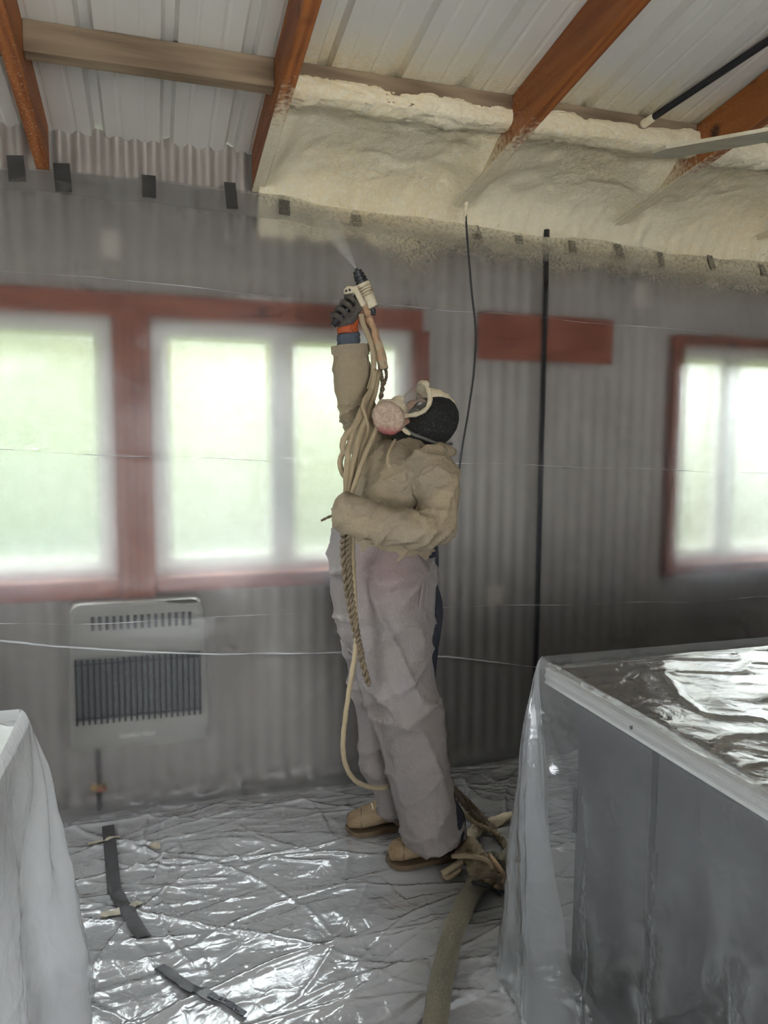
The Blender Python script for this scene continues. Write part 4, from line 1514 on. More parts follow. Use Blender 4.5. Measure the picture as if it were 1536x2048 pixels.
# --- body: one continuous figure under the clothes
b = MB()
limb(b, [(772, 1180, YC, 78, 0.15), (775, 1100, YC, 66, 0.14), (795, 1010, YC, 74, 0.16), (812, 950, YC, 66, 0.18), (834, 915, YC, 44, 0.11), (842, 885, YC, 31, 0.056), (850, 862, YC, 32, 0.058)])
limb(b, [(790, 1200, 2.37, 54, 0.10), (800, 1330, 2.35, 48, 0.085), (818, 1440, 2.35, 38, 0.068), (840, 1560, 2.34, 35, 0.062), (866, 1650, 2.34, 24, 0.04), (880, 1695, 2.345, 19, 0.032)])
limb(b, [(752, 1200, 2.55, 54, 0.10), (750, 1310, 2.58, 44, 0.08), (758, 1420, 2.6, 35, 0.066), (772, 1520, 2.6, 31, 0.06), (796, 1610, 2.61, 23, 0.04), (804, 1640, 2.62, 18, 0.031)])
limb(b, [(800, 925, 2.62, 30, 0.06), (755, 885, 2.66, 31, 0.055), (722, 830, 2.64, 27, 0.048), (708, 770, 2.61, 24, 0.042), (698, 700, 2.585, 19, 0.032), (695, 668, 2.58, 17, 0.027)])
limb(b, [(855, 930, 2.30, 32, 0.06), (880, 990, 2.21, 30, 0.052), (872, 1046, 2.165, 25, 0.045), (835, 1060, 2.145, 23, 0.04), (770, 1050, 2.155, 21, 0.038), (726, 1034, 2.175, 17, 0.03), (710, 1028, 2.195, 15, 0.026)])
k = px2m(YC)
# image axes in the world: right (+x of the picture) and up
ri = (at(860, 850, YC) - at(800, 850, YC)).normalized()
ui = Vector((0, 0, 1))
yv = Vector((0, 1, 0))
hc = at(857, 848, YC)
crown = (ri * 0.80 + ui * 0.60).normalized()      # towards the top of the head
faced = (ri * -0.60 + ui * 0.80).normalized()     # where the face looks
ellipsoid(b, hc, (crown * 54 * k, faced * 47 * k, yv * 0.072))
ellipsoid(b, hc - crown * 30 * k + faced * 10 * k, (crown * 34 * k, faced * 34 * k, yv * 0.055))
ellipsoid(b, hc + faced * 48 * k - crown * 8 * k, (crown * 13 * k, faced * 11 * k, yv * 0.013))          # nose
ellipsoid(b, hc + faced * 42 * k + crown * 12 * k, (crown * 6 * k, faced * 8 * k, yv * 0.05))           # brow
ellipsoid(b, hc + faced * 42 * k - crown * 28 * k, (crown * 5 * k, faced * 5 * k, yv * 0.024))          # lips
for sy in (-1, 1):
    ellipsoid(b, hc - crown * 2 * k - faced * 2 * k + yv * 0.070 * sy, (crown * 15 * k, faced * 9 * k, yv * 0.008))   # ears
# hands of the body inside glove and sleeve end
ellipsoid(b, at(692, 640, 2.58), (Vector((0.028, 0, 0)), Vector((0, 0.02, 0)), Vector((0, 0, 0.038))))
hl = at(708, 1026, 2.20)
ellipsoid(b, hl, (Vector((0.035, 0, 0)), Vector((0, 0.02, 0)), Vector((0, 0, 0.036))))
for j in range(4):
    q = hl + Vector((-0.012, 0, 0.026 - 0.017 * j))
    b.tube(spline([q + Vector((0.02, -0.012, 0)), q + Vector((-0.012, -0.02, 0)), q + Vector((-0.032, -0.006, 0)), q + Vector((-0.028, 0.016, 0)), q + Vector((-0.01, 0.02, 0))], 4), 0.0078, 8)
b.tube(spline([hl + Vector((0.02, -0.01, 0.03)), hl + Vector((0, -0.026, 0.04)), hl + Vector((-0.022, -0.026, 0.03))], 4), 0.0085, 8)
fused(b, 'body', M['skin'], man, 0.0065, 3)
for sy in (-1, 1):
    m = MB()
    ellipsoid(m, hc + faced * 41 * k + crown * 3 * k + yv * 0.031 * sy, (crown * 0.011, faced * 0.011, yv * 0.011), 10, 8)
    m.build('eye', M['eye'], man, smooth=True)

# --- dark trousers worn underneath, seen at the back
b = MB()
limb(b, [(785, 1060, YC, 84, 0.15), (786, 1110, YC, 88, 0.155), (784, 1165, YC, 84, 0.155), (795, 1230, 2.42, 92, 0.12), (802, 1300, 2.37, 76, 0.105), (808, 1370, 2.36, 65, 0.095), (824, 1450, 2.35, 63, 0.09),
         (838, 1520, 2.35, 59, 0.085), (855, 1600, 2.34, 52, 0.08), (877, 1650, 2.33, 57, 0.075), (884, 1682, 2.33, 46, 0.07)])
limb(b, [(752, 1200, 2.55, 60, 0.11), (752, 1310, 2.58, 46, 0.09), (762, 1420, 2.6, 38, 0.075), (778, 1520, 2.6, 33, 0.07), (798, 1625, 2.6, 30, 0.06)])
fused(b, 'dark_trousers', M['navy'], man, 0.009, 3, lambda c: 0.004 * fbm(c[:, 0] * 14, c[:, 1] * 14, c[:, 2] * 7, 71))['label'] = 'navy trousers showing behind the white coverall'


# --- white trousers of the coverall
def folds(c):
    x, y, z = c[:, 0], c[:, 1], c[:, 2]
    q = vnoise(x * 9 + z * 3.2, y * 6, z * 1.6 - x * 2, 81)
    r = 1 - np.abs(vnoise(x * 13 + z * 5 + y * 3, y * 7, z * 2.4, 82))
    r2 = 1 - np.abs(vnoise(x * 8 - z * 7, y * 5, z * 4, 83))
    low = 1 - smooth01(0.0, 0.35, z)
    return 0.007 * q + 0.018 * (r ** 6) - 0.004 + 0.012 * r2 ** 7 + low * 0.006 * vnoise(x * 10, y * 10, z * 22, 84) + 0.0015 * fbm(x * 40, y * 40, z * 30, 85)


b = MB()
limb(b, [(768, 1050, YC, 78, 0.16), (759, 1100, YC, 90, 0.185), (767, 1150, YC, 99, 0.20), (771, 1205, YC, 97, 0.20), (776, 1255, 2.45, 92, 0.19), (782, 1300, 2.44, 70, 0.16)], 24)
limb(b, [(782, 1190, 2.38, 78, 0.125), (790, 1290, 2.355, 75, 0.12), (811, 1400, 2.35, 67, 0.112), (830, 1490, 2.35, 62, 0.105), (848, 1580, 2.34, 57, 0.10), (865, 1650, 2.33, 56, 0.095), (872, 1672, 2.325, 56, 0.088), (873, 1682, 2.325, 55, 0.086)], 24)
limb(b, [(742, 1200, 2.55, 66, 0.12), (744, 1300, 2.58, 53, 0.105), (757, 1400, 2.6, 45, 0.095), (763, 1500, 2.6, 41, 0.09), (783, 1580, 2.6, 37, 0.085), (794, 1618, 2.6, 35, 0.076), (796, 1628, 2.6, 34, 0.074)], 24)
pants = fused(b, 'coverall_trousers', M['suit'], man, 0.0085, 3, folds)


# --- upper half of the coverall with both sleeves and the collapsed collar
def crumple(c):
    x, y, z = c[:, 0], c[:, 1], c[:, 2]
    u, w = (x + z) * 0.707, (x - z) * 0.707          # folds run from the shoulder down to the front
    arm = smooth01(1.62, 1.75, z)
    r = 1 - np.abs(vnoise(w * 21 + 1.2 * vnoise(u * 6, w * 6, y * 5, 90), u * 5, y * 6, 91))
    r3 = 1 - np.abs(vnoise(x * 12, y * 12, z * 17 + 3 * x, 95))
    r2 = 1 - np.abs(vnoise(x * 17 - z * 12, y * 12, z * 14, 92))
    q = vnoise(x * 7, y * 7, z * 7, 93)
    return 0.005 * q + (0.012 * r ** 6) * (1 - arm) + 0.006 * r3 ** 7 + 0.003 * r2 ** 6 - 0.004 + 0.0012 * fbm(x * 45, y * 45, z * 45, 94)


b = MB()
limb(b, [(768, 1108, YC, 86, 0.18), (775, 1060, YC, 92, 0.195), (796, 1005, YC, 98, 0.205), (812, 955, YC, 86, 0.215), (834, 922, YC, 64, 0.165), (848, 902, YC, 48, 0.10)], 24)
limb(b, [(800, 935, 2.60, 44, 0.08), (758, 905, 2.64, 45, 0.078), (730, 862, 2.645, 36, 0.07), (712, 812, 2.63, 34, 0.066), (706, 760, 2.61, 36, 0.062), (703, 720, 2.59, 35, 0.058), (701, 693, 2.585, 34, 0.055)], 20)
limb(b, [(850, 930, 2.31, 48, 0.09), (874, 968, 2.23, 44, 0.082), (880, 1010, 2.185, 38, 0.076), (866, 1048, 2.155, 43, 0.072), (830, 1060, 2.14, 36, 0.066), (788, 1054, 2.145, 37, 0.06), (742, 1041, 2.165, 38, 0.056), (708, 1030, 2.19, 37, 0.055), (684, 1026, 2.215, 34, 0.053), (669, 1024, 2.225, 22, 0.042)], 20)
# rolled collar and flap round the neck
col = []
for j in range(25):
    a = 2 * PI * j / 24
    col.append(at(846, 908, YC) + ri * (52 * k * math.cos(a)) + yv * (0.105 * math.sin(a)) + ui * (0.012 * math.cos(a + 0.6) + 0.006 * math.sin(3 * a)))
b.tube(col, 0.021, 10)
b.tube(spline([at(830, 928, 2.31), at(862, 920, 2.30), at(892, 935, 2.33)], 5), [0.022] * 5 + [0.03] * 6, 10)
jacket = fused(b, 'coverall_jacket', M['jacket'], man, 0.0075, 2, crumple)
jacket['label'] = 'cream foam-crusted upper half of the coverall'
# open, stiff cuff of the raised sleeve
m = MB()
for rr, flip in ((1.0, False), (0.93, True)):
    st = [(701, 708, 2.59, 35 * rr, 0.058 * rr), (701, 697, 2.585, 36 * rr, 0.060 * rr), (700.5, 691, 2.585, 35.5 * rr, 0.060 * rr)]
    m.rings(erings(st, 24), False, False)
m.build('sleeve_cuff', M['jacket'], man, smooth=True)
# loose flap of the coverall hanging at the hip
m = MB()
fl = [[(862, 1165), (858, 1230), (864, 1330)], [(846, 1150), (836, 1230), (846, 1310)]]
m2 = []
for j in range(9):
    q = j / 8
    row = []
    for i in range(3):
        a = fl[0][i]
        c_ = fl[1][i]
        row.append(at(a[0] + (c_[0] - a[0]) * q, a[1] + (c_[1] - a[1]) * q, 2.31 - 0.045 * q + 0.02 * (i == 2) + 0.004 * math.sin(j * 1.7 + i)))
    m2.append(spline(row, 6))
m.rings([[p for p in r] for r in m2], False, False, closed=False)
o = m.build('coverall_flap', M['suit'], man, smooth=True)
sm = o.modifiers.new('thickness', 'SOLIDIFY')
sm.thickness = 0.003

# --- hood, mask
b = MB()
ellipsoid(b, at(859, 847, YC), (crown * 62 * k, faced * 49 * k, yv * 0.089), 20, 14)
limb(b, [(842, 858, YC, 44, 0.074), (836, 885, YC, 48, 0.08), (838, 912, YC, 54, 0.095)], 20)
ellipsoid(b, at(812, 880, YC), (ri * 28 * k, ui * 24 * k, yv * 0.062))
hood = fused(b, 'hood', M['hood'], man, 0.006, 3, lambda c: 0.002 * fbm(c[:, 0] * 18, c[:, 1] * 18, c[:, 2] * 18, 101))
resp = MB()
# sealing frame of the visor
rc = at(826, 806, YC)
e_ = (at(850, 771, YC) - at(803, 833, YC)).normalized()
nn = yv.cross(e_).normalized()
if nn.dot(faced) < 0:
    nn = -nn
ring = []
for j in range(33):
    a = 2 * PI * j / 32
    ring.append(rc + e_ * (41 * k * math.cos(a)) + yv * (0.078 * math.sin(a)) + nn * (0.020 - 0.05 * math.sin(a) ** 2))
mask = MB().tube(ring, 0.0078, 10, rn=lambda i, kk: 0.35 * math.sin(i * 2.1 + kk * 1.3) * math.sin(i * 0.7)).build('respirator', M['crust'], man, smooth=True)
mask['label'] = 'foam-crusted full-face respirator with clear visor'
ls = []
for q in (1.0, 0.85, 0.6, 0.3, 0.06):
    ls.append([rc + e_ * (40 * k * q * math.cos(2 * PI * j / 24)) + yv * (0.076 * q * math.sin(2 * PI * j / 24)) + nn * (0.020 - 0.05 * (q * math.sin(2 * PI * j / 24)) ** 2 + 0.022 * (1 - q * q)) for j in range(24)])
MB().rings(ls, False, True).build('visor', M['visor'], mask, smooth=True)
b = MB()
ellipsoid(b, at(789, 822, YC), (ri * 26 * k, ui * 23 * k, yv * 0.045))
ellipsoid(b, at(772, 808, YC - 0.01), (ri * 17 * k, ui * 11 * k, yv * 0.03))
b.tube([at(790, 806, YC), at(806, 802, YC)], 0.02, 10)
fused(b, 'mask_cup', M['crust'], mask, 0.005, 1, lambda c: 0.004 * fbm(c[:, 0] * 40, c[:, 1] * 40, c[:, 2] * 40, 111))
for Yk, dx in ((YC - 0.085, 0), (YC + 0.085, -4)):
    b = MB()
    c0 = at(778 + dx, 836, Yk)
    axd = (ri * -0.35 + ui * -0.12 + yv * (-0.9 if Yk < YC else 0.9)).normalized()
    u1 = axd.orthogonal().normalized()
    u2 = axd.cross(u1)
    rr = []
    for d_, r_ in ((-0.03, 0.034), (-0.026, 0.046), (-0.008, 0.052), (0.012, 0.052), (0.024, 0.046), (0.028, 0.03)):
        rr.append([c0 + axd * d_ + (u1 * math.cos(2 * PI * j / 20) + u2 * math.sin(2 * PI * j / 20) * 1.12) * r_ for j in range(20)])
    b.rings(rr)
    fused(b, 'filter_cartridge', M['cartridge'], mask, 0.005, 2, lambda c: 0.003 * fbm(c[:, 0] * 45, c[:, 1] * 45, c[:, 2] * 45, 115))
# straps
sp = [at(806, 853, YC - 0.088), at(822, 866, YC - 0.088), at(846, 876, YC - 0.088), at(872, 886, YC - 0.078), at(894, 889, YC - 0.045), at(903, 888, YC)]
MB().tube(spline(sp, 5), 0.0055, 8).build('lower_strap', M['strap'], mask, smooth=True)
b = MB()
ellipsoid(b, at(812, 863, YC - 0.090), (ri * 9 * k + ui * -5 * k, ui * 5 * k, yv * 0.006))
b.build('buckle', M['crust'], mask, smooth=True)
# crusted pad on top of the hood
b = MB()
b.tube(spline([at(848, 778, YC), at(862, 791, YC), at(884, 797, YC), at(902, 810, YC), at(912, 826, YC)], 5), [0.016, 0.02, 0.022, 0.024, 0.026, 0.027, 0.027, 0.027, 0.027, 0.027, 0.026, 0.025, 0.024, 0.022, 0.021, 0.019, 0.017, 0.015, 0.012, 0.009, 0.006], 10)
ellipsoid(b, at(846, 774, YC), (ri * 8 * k, ui * 14 * k, yv * 0.05))
fused(b, 'harness_pad', M['crust'], mask, 0.005, 1, lambda c: 0.003 * fbm(c[:, 0] * 40, c[:, 1] * 40, c[:, 2] * 40, 118))

# --- gloved fist round the pistol grip
YG = 2.575
kg = px2m(YG)
A0, B0 = at(714, 590, YG), at(667, 650, YG)
dax = (B0 - A0).normalized()
ug = Vector((-1, 0, 0))
ug = (ug - dax * ug.dot(dax) + Vector((0, 0, 0.9)))
ug = (ug - dax * ug.dot(dax)).normalized()
ng = Vector((0, -1, 0))
b = MB()
for j, (q, ln) in enumerate(((0.20, 0.95), (0.40, 1.0), (0.60, 0.97), (0.80, 0.85))):
    c0 = A0.lerp(B0, q)
    path = []
    for s_ in range(9):
        ph = math.radians(-75 + 235 * ln * s_ / 8)
        rad = 0.0245 if s_ < 6 else 0.021
        path.append(c0 + ug * (rad * math.cos(ph)) + ng * (rad * math.sin(ph)))
    b.tube(path, [0.0100, 0.0108, 0.0104, 0.0098, 0.0105, 0.0098, 0.0092, 0.0088, 0.0078], 10)
pc = A0.lerp(B0, 0.55) - ug * 0.026
ellipsoid(b, pc + Vector((0, 0.012, -0.004)), (dax * 0.042, ug * 0.022, ng * 0.030))
ellipsoid(b, A0.lerp(B0, 0.62) - ug * 0.034 + ng * 0.010, (dax * 0.030, ug * 0.022, ng * 0.026))
b.tube(spline([A0.lerp(B0, 0.62) - ug * 0.034 + ng * 0.012, A0.lerp(B0, 0.3) - ug * 0.030 + ng * 0.022, A0.lerp(B0, 0.02) - ug * 0.018 + ng * 0.022, A0 + ug * 0.002 + ng * 0.022 - dax * 0.004], 5), [0.0155, 0.015, 0.0145, 0.014, 0.0138, 0.0135, 0.0132, 0.013, 0.0125, 0.0122, 0.012, 0.0118, 0.0115, 0.011, 0.0105, 0.0095], 10)
b.tube([pc - ug * 0.004, at(694, 652, YG), at(695, 664, YG + 0.003)], [0.03, 0.031, 0.029], 14)
glove = fused(b, 'glove', M['glove'], man, 0.0028, 2, lambda c: 0.0008 * fbm(c[:, 0] * 70, c[:, 1] * 70, c[:, 2] * 70, 121))
glove['label'] = 'dark work glove closed round the grip'
m = MB()
m.rings(erings([(694, 652, YG, 18.5, 0.031), (695, 656, YG, 20, 0.034), (695, 661, YG, 19.5, 0.033), (696, 664, YG, 20, 0.034), (696, 668, YG, 19, 0.032)], 20))
m.build('glove_cuff', M['orange'], man, smooth=True)['label'] = 'orange cuff of the glove'
b = MB().tube(spline([at(702, 660, YG - 0.033), at(710, 650, YG - 0.028), at(714, 640, YG - 0.015)], 4), 0.0075, 8)
b.build('glove_tab', M['orange'], man, smooth=True)
m = MB()
m.rings(erings([(696, 666, YG + .003, 20, 0.034), (697, 671, YG + .003, 22, 0.037), (697, 675, YG + .004, 20.5, 0.035), (697, 680, YG + .005, 22.5, 0.038), (697, 685, YG + .005, 20.5, 0.035), (697, 690, YG + .006, 22, 0.036), (698, 697, YG + .008, 21, 0.035)], 24))
m.build('wristband', M['denim'], man, smooth=True)['label'] = 'blue-grey knitted wristband'


# --- boots
def boot(toe, L=0.285):
    o = thing('tmp', '', '', (0, 0, 0))
    bpy.data.objects.remove(o)
    m = MB()
    # (distance from toe, half width, height of the upper)
    S = [(0.0, 0.018, 0.048), (0.010, 0.038, 0.066), (0.032, 0.050, 0.080), (0.07, 0.054, 0.086), (0.10, 0.052, 0.094), (0.13, 0.050, 0.118), (0.155, 0.049, 0.148), (0.18, 0.050, 0.168), (0.22, 0.049, 0.172), (0.255, 0.044, 0.165), (0.278, 0.030, 0.14), (0.285, 0.016, 0.10)]
    rs = []
    for d, w, h in S:
        ring_ = []
        for j in range(16):
            a = 2 * PI * j / 16
            ca, sa = math.cos(a), math.sin(a)
            yy = w * math.copysign(abs(ca) ** 0.75, ca)
            zz = 0.022 + (h - 0.022) * (0.5 + 0.5 * math.copysign(abs(sa) ** 0.8, sa))
            if sa > 0:
                yy *= 1 - 0.25 * sa
            ring_.append(Vector((toe.x + d, toe.y + yy, toe.z + zz)))
        rs.append(ring_)
    m.rings(rs)
    up = fused(m, 'boot', M['leather'], man, 0.005, 3, lambda c: 0.003 * vnoise(c[:, 0] * 26, c[:, 1] * 26, c[:, 2] * 30, 131))
    m = MB()
    base = [(d, w + 0.005) for d, w, _ in S]
    pts = [(toe.x + d - (0.006 if i == 0 else 0), toe.y + w) for i, (d, w) in enumerate(base)] + [(toe.x + d, toe.y - w) for d, w in base[::-1]]
    m.rings([[Vector((x, y, toe.z + z)) for x, y in pts] for z in (0.0, 0.005, 0.014, 0.018)])
    m.build('sole', M['sole'], up, bevel=0.002)
    # seam of the toe cap and laces
    tc = [Vector((toe.x + 0.062 + 0.012 * math.cos(a) - 0.012, toe.y + 0.0525 * math.cos(a), toe.z + 0.03 + 0.056 * math.sin(a))) for a in np.linspace(0.05, PI - 0.05, 14)]
    m = MB().tube(tc, 0.0018, 6)
    m.build('toe_seam', M['sole'], up, smooth=True)
    m = MB()
    for q in range(4):
        d = 0.092 + q * 0.016
        h = np.interp(d, [s_[0] for s_ in S], [s_[2] for s_ in S])
        m.tube(spline([(toe.x + d, toe.y - 0.024, toe.z + h - 0.004), (toe.x + d + 0.003, toe.y, toe.z + h + 0.005), (toe.x + d + 0.006, toe.y + 0.024, toe.z + h - 0.004)], 4), 0.0032, 6)
    m.build('laces', M['crust'], up, smooth=True)
    return up


zf = 0.016
boot(atz(783, 1738, zf) + Vector((0.0, 0.03, 0)))['label'] = 'tan boot planted closest to the camera'
boot(atz(700, 1672, zf) + Vector((0.0, 0.03, 0)))['label'] = 'tan boot of the far leg'

# ================================================================ spray gun, hoses
M['hose_tan'] = cloth('crusted_hose', (0.34, 0.265, 0.165), (0.46, 0.37, 0.24), 0.6, 0.0)
M['rope_dark'] = cloth('dusty_rope', (0.10, 0.075, 0.048), (0.21, 0.16, 0.10), 0.15, 0.0)
t = NT('hose_jacket')
v = t.geo()
c = t.mixc(t.noise(v, 5, 5), (0.10, 0.095, 0.07), (0.20, 0.18, 0.12))
c = t.mixc(t.math('MULTIPLY', t.rng(t.noise(v, 160, 3), 0.35, 0.8), 0.5), c, (0.30, 0.26, 0.17))
M['hose_grey'] = t.done(t.pbr(c, 0.85, 0, t.bump(t.math('ADD', t.noise(v, 180, 3), t.voro(v, 300)), 0.5, 0.003)))
M['knot'] = cloth('crusted_knot', (0.13, 0.10, 0.065), (0.26, 0.20, 0.13), 0.6, 0.0)
M['wrap_red'] = cloth('stained_wrap', (0.42, 0.31, 0.19), (0.48, 0.20, 0.10), 0.75, 0.0)

YN = 2.55
gun = thing('spray_gun', 'foam-crusted spray gun with black nozzle pointing at the ceiling, held in the glove', 'spray gun', at(722, 590, YN))
n0, n1 = at(716, 546, YN), at(746, 616, YN)
gd = (n1 - n0).normalized()


def cyl(mb, a, b, ra, rb=None, n=16):
    return mb.tube([a, a.lerp(b, 0.5), b], [ra, (ra + (rb or ra)) / 2, rb or ra], n)


m = MB()
for q in range(3):
    cyl(m, n0 + gd * (0.004 + 0.012 * q), n0 + gd * (0.013 + 0.012 * q), 0.020 + 0.001 * q)
cyl(m, n0 - gd * 0.008, n0 + gd * 0.04, 0.016)
m.build('nozzle', M['dark_metal'], gun, bevel=0.001)
m = MB()
cyl(m, n0 - gd * 0.016, n0 - gd * 0.004, 0.005, 0.008)
m.build('tip', M['dark_metal'], gun)
m = MB()
cyl(m, n0 + gd * 0.036, n0 + gd * 0.058, 0.024)
m.build('collar', M['crust'], gun, bevel=0.002)
m = MB()
for q in range(4):
    m.tube([n0 + gd * (0.052 + 0.009 * q + 0.002 * math.sin(a)) + (gd.orthogonal().normalized() * math.cos(a) + gd.cross(gd.orthogonal().normalized()) * math.sin(a)) * 0.0235 for a in np.linspace(0, 2 * PI, 17)], 0.0028, 6)
m.build('wrap', M['hose_tan'], gun, smooth=True)
b = MB()
cyl(b, n0 + gd * 0.05, n0 + gd * 0.125, 0.0235, 0.020)
fused(b, 'barrel', M['crust'], gun, 0.004, 1, lambda c: 0.0015 * fbm(c[:, 0] * 60, c[:, 1] * 60, c[:, 2] * 60, 141))
m = MB()
cyl(m, at(744, 617, YN), at(747, 627, YN), 0.010)
cyl(m, at(741, 626, YN - 0.004), at(751, 627, YN - 0.004), 0.007)
m.build('air_valve', M['dark_metal'], gun, bevel=0.001)
b = MB()
cyl(b, at(708, 573, YN - 0.012), at(728, 612, YN - 0.012), 0.0105)
b.box((-0.014, -0.012, -0.012), (0.014, 0.012, 0.012), 0, Matrix.Translation(at(701, 580, YN)))
b.box((-0.009, -0.012, -0.009), (0.009, 0.012, 0.009), 0, Matrix.Translation(at(693, 583, YN)))
fused(b, 'manifold', M['crust'], gun, 0.004, 1, lambda c: 0.0012 * fbm(c[:, 0] * 60, c[:, 1] * 60, c[:, 2] * 60, 145))
for px, py in ((692, 582), (699, 580)):
    m = MB()
    q = at(px, py, YN - 0.013)
    cyl(m, q, q + Vector((0, -0.004, 0)), 0.0042, n=8)
    m.build('bolt', M['dark_metal'], gun)
m = MB()
cyl(m, A0 + Vector((0.01, -0.01, 0.006)), B0 + dax * 0.004, 0.0125, 0.011)
m.build('grip', M['dark_metal'], gun, smooth=True)

# wrapped whip of two hoses leaving the gun
whip = thing('whip_hose', 'foam-crusted wrapped whip hose curving down from the spray gun', 'hose', at(765, 740, YN))
b = MB()
wp = spline([at(728, 608, YN), at(738, 636, YN), at(749, 666, YN - 0.005), at(760, 704, YN - 0.01), at(767, 738, YN - 0.01)], 7)
b.tube(wp, [0.0115 + 0.0065 * (i / (len(wp) - 1)) + 0.0022 * math.sin(i * 1.9) for i in range(len(wp))], 12)
fused(b, 'wrapped_sleeve', M['wrap_red'], whip, 0.0045, 1, lambda c: 0.0035 * fbm(c[:, 0] * 34, c[:, 1] * 34, c[:, 2] * 34, 151))['label'] = 'crusted wrap with rust-red stains'
MB().tube([wp[-1] + (wp[-2] - wp[-1]) * 1.5, wp[-1] + (wp[-1] - wp[-2]) * 0.3], 0.0155, 12).build('ferrule', M['dark_metal'], whip)
MB().tube(wp[-11:], 0.0185, 8, rn=lambda i, kk: 0.06 * math.sin(kk * 2 + i)).build('cardboard_tube', M['hose_tan'], whip)
MB().tube(spline([at(722, 628, YN - 0.01), at(727, 650, YN - 0.012), at(741, 684, YN - 0.012), at(747, 715, YN - 0.014), at(746, 748, YN - 0.02), at(738, 778, YN - 0.03)], 7), 0.0095, 10).build('side_hose', M['hose_tan'], whip, smooth=True)

bun = thing('hose_bundle', 'bundle of tan hoses running from the whip hose down the front of the worker', 'hose bundle', at(700, 960, 2.36))
HB = [([(750, 740, 2.53), (744, 775, 2.50), (722, 822, 2.46), (703, 872, 2.42), (694, 930, 2.38), (692, 985, 2.33), (688, 1030, 2.30)], 0.0098),
      ([(757, 742, 2.54), (750, 785, 2.50), (735, 828, 2.45), (716, 880, 2.41), (704, 935, 2.37), (699, 990, 2.33), (694, 1040, 2.29)], 0.0088),
      ([(752, 745, 2.55), (738, 800, 2.50), (728, 850, 2.44), (713, 905, 2.39), (702, 960, 2.34), (694, 1010, 2.30)], 0.0075),
      ([(746, 776, 2.50), (730, 795, 2.46), (726, 815, 2.44), (733, 838, 2.43), (736, 868, 2.42), (722, 905, 2.39), (708, 955, 2.35)], 0.0062),
      ([(738, 800, 2.49), (712, 848, 2.44), (694, 868, 2.42), (686, 884, 2.42), (687, 902, 2.42), (697, 908, 2.40)], 0.0105),
      ([(698, 890, 2.42), (685, 908, 2.42), (680, 926, 2.42), (685, 945, 2.41), (693, 958, 2.39)], 0.0095),
      ([(760, 835, 2.42), (748, 870, 2.37), (728, 915, 2.33), (712, 960, 2.31), (700, 1000, 2.29)], 0.0075),
      ([(790, 880, 2.36), (778, 905, 2.30), (775, 925, 2.285), (780, 935, 2.28)], 0.0052),
      ([(704, 1062, 2.19), (705, 1110, 2.265), (708, 1180, 2.255), (712, 1255, 2.245)], 0.0085)]
for pts, r in HB:
    MB().tube(spline([at(*q) for q in pts], 7), r, 10, rn=lambda i, kk: 0.08 * math.sin(i * 1.3 + kk * 2.1)).build('hose', M['hose_tan'], bun, smooth=True)
rope = thing('braided_rope', 'dark dusty braided rope hanging from the whip hose over the mask', 'rope', at(766, 770, YN))
MB().rope(spline([at(760, 740, YN), at(762, 752, YN), at(766, 768, YN - .01), at(761, 800, YN - .03)], 14), 0.0048, 0.0044, 2, 4, 6).build('strand_pair', M['rope_dark'], rope, smooth=True)
MB().rope(spline([at(771, 738, YN), at(773, 752, YN), at(768, 770, YN - .01)], 12), 0.003, 0.0035, 2, 3, 6).build('short_loop', M['rope_dark'], rope, smooth=True)
rp2 = thing('braided_rope', 'two thick braided ropes hanging down the front of the coverall trousers', 'rope', at(700, 1200, 2.26))
R1 = [(688, 1056, 2.20), (686, 1100, 2.265), (691, 1160, 2.268), (700, 1215, 2.258), (710, 1262, 2.25), (723, 1318, 2.25), (737, 1370, 2.26)]
R2 = [(697, 1062, 2.18), (697, 1110, 2.252), (701, 1170, 2.252), (708, 1225, 2.245), (716, 1275, 2.24), (724, 1312, 2.245)]
for R_, rr in ((R1, 0.0062), (R2, 0.0055)):
    MB().rope(spline([at(*q) for q in R_], 26), rr * 0.95, rr * 0.9, 2, 11, 7).build('strand_pair', M['rope_dark'], rp2, smooth=True)

lp = [(713, 1250, 2.255), (711, 1300, 2.25), (700, 1370, 2.26), (690, 1440, 2.27), (686, 1495, 2.28), (693, 1535, 2.30), (712, 1562, 2.34), (745, 1575, 2.40), (785, 1573, 2.45), (840, 1566, 2.47), (900, 1568, 2.46)]
o = MB().tube(spline([at(*q) for q in lp], 8), 0.0082, 10, rn=lambda i, kk: 0.08 * math.sin(i * 1.3 + kk * 2.1)).build('loose_hose', M['hose_tan'], loc=at(690, 1450, 2.27), smooth=True)
tag(o, 'single tan hose hanging in a loop and passing between the legs of the worker', 'hose')
o = MB().rope(spline([at(643, 1041, 2.26), at(660, 1033, 2.25), at(690, 1022, 2.19)], 10), 0.0025, 0.003, 2, 8, 6).build('cord_end', M['rope_dark'], loc=at(643, 1041, 2.26), smooth=True)
tag(o, 'short cord end sticking out of the bent sleeve', 'cord')


def fl(px, py, z):
    return atz(px, py, z)


rb_ = thing('rope_bundle', 'crusted ropes slanting down to the floor between the worker and the bench drape', 'rope', fl(1010, 1690, 0.02))
for j, (a, r) in enumerate((((898, 1568), 0.0105), ((906, 1580), 0.0115), ((902, 1600), 0.009))):
    p0 = at(a[0], a[1], 2.46 - 0.015 * j)
    p1 = fl(950 - 3 * j, 1618 + 12 * j, 0.10)
    p2 = fl(985 + 4 * j, 1660 + 4 * j, 0.05)
    p3 = fl(1024 + 2 * j, 1712 - 5 * j, 0.030)
    MB().rope(spline([p0, p1, p2, p3], 14), r * 0.45, r * 0.75, 2, 9, 7).build('strand_pair', M['rope_dark'] if j != 2 else M['hose_tan'], rb_, smooth=True)

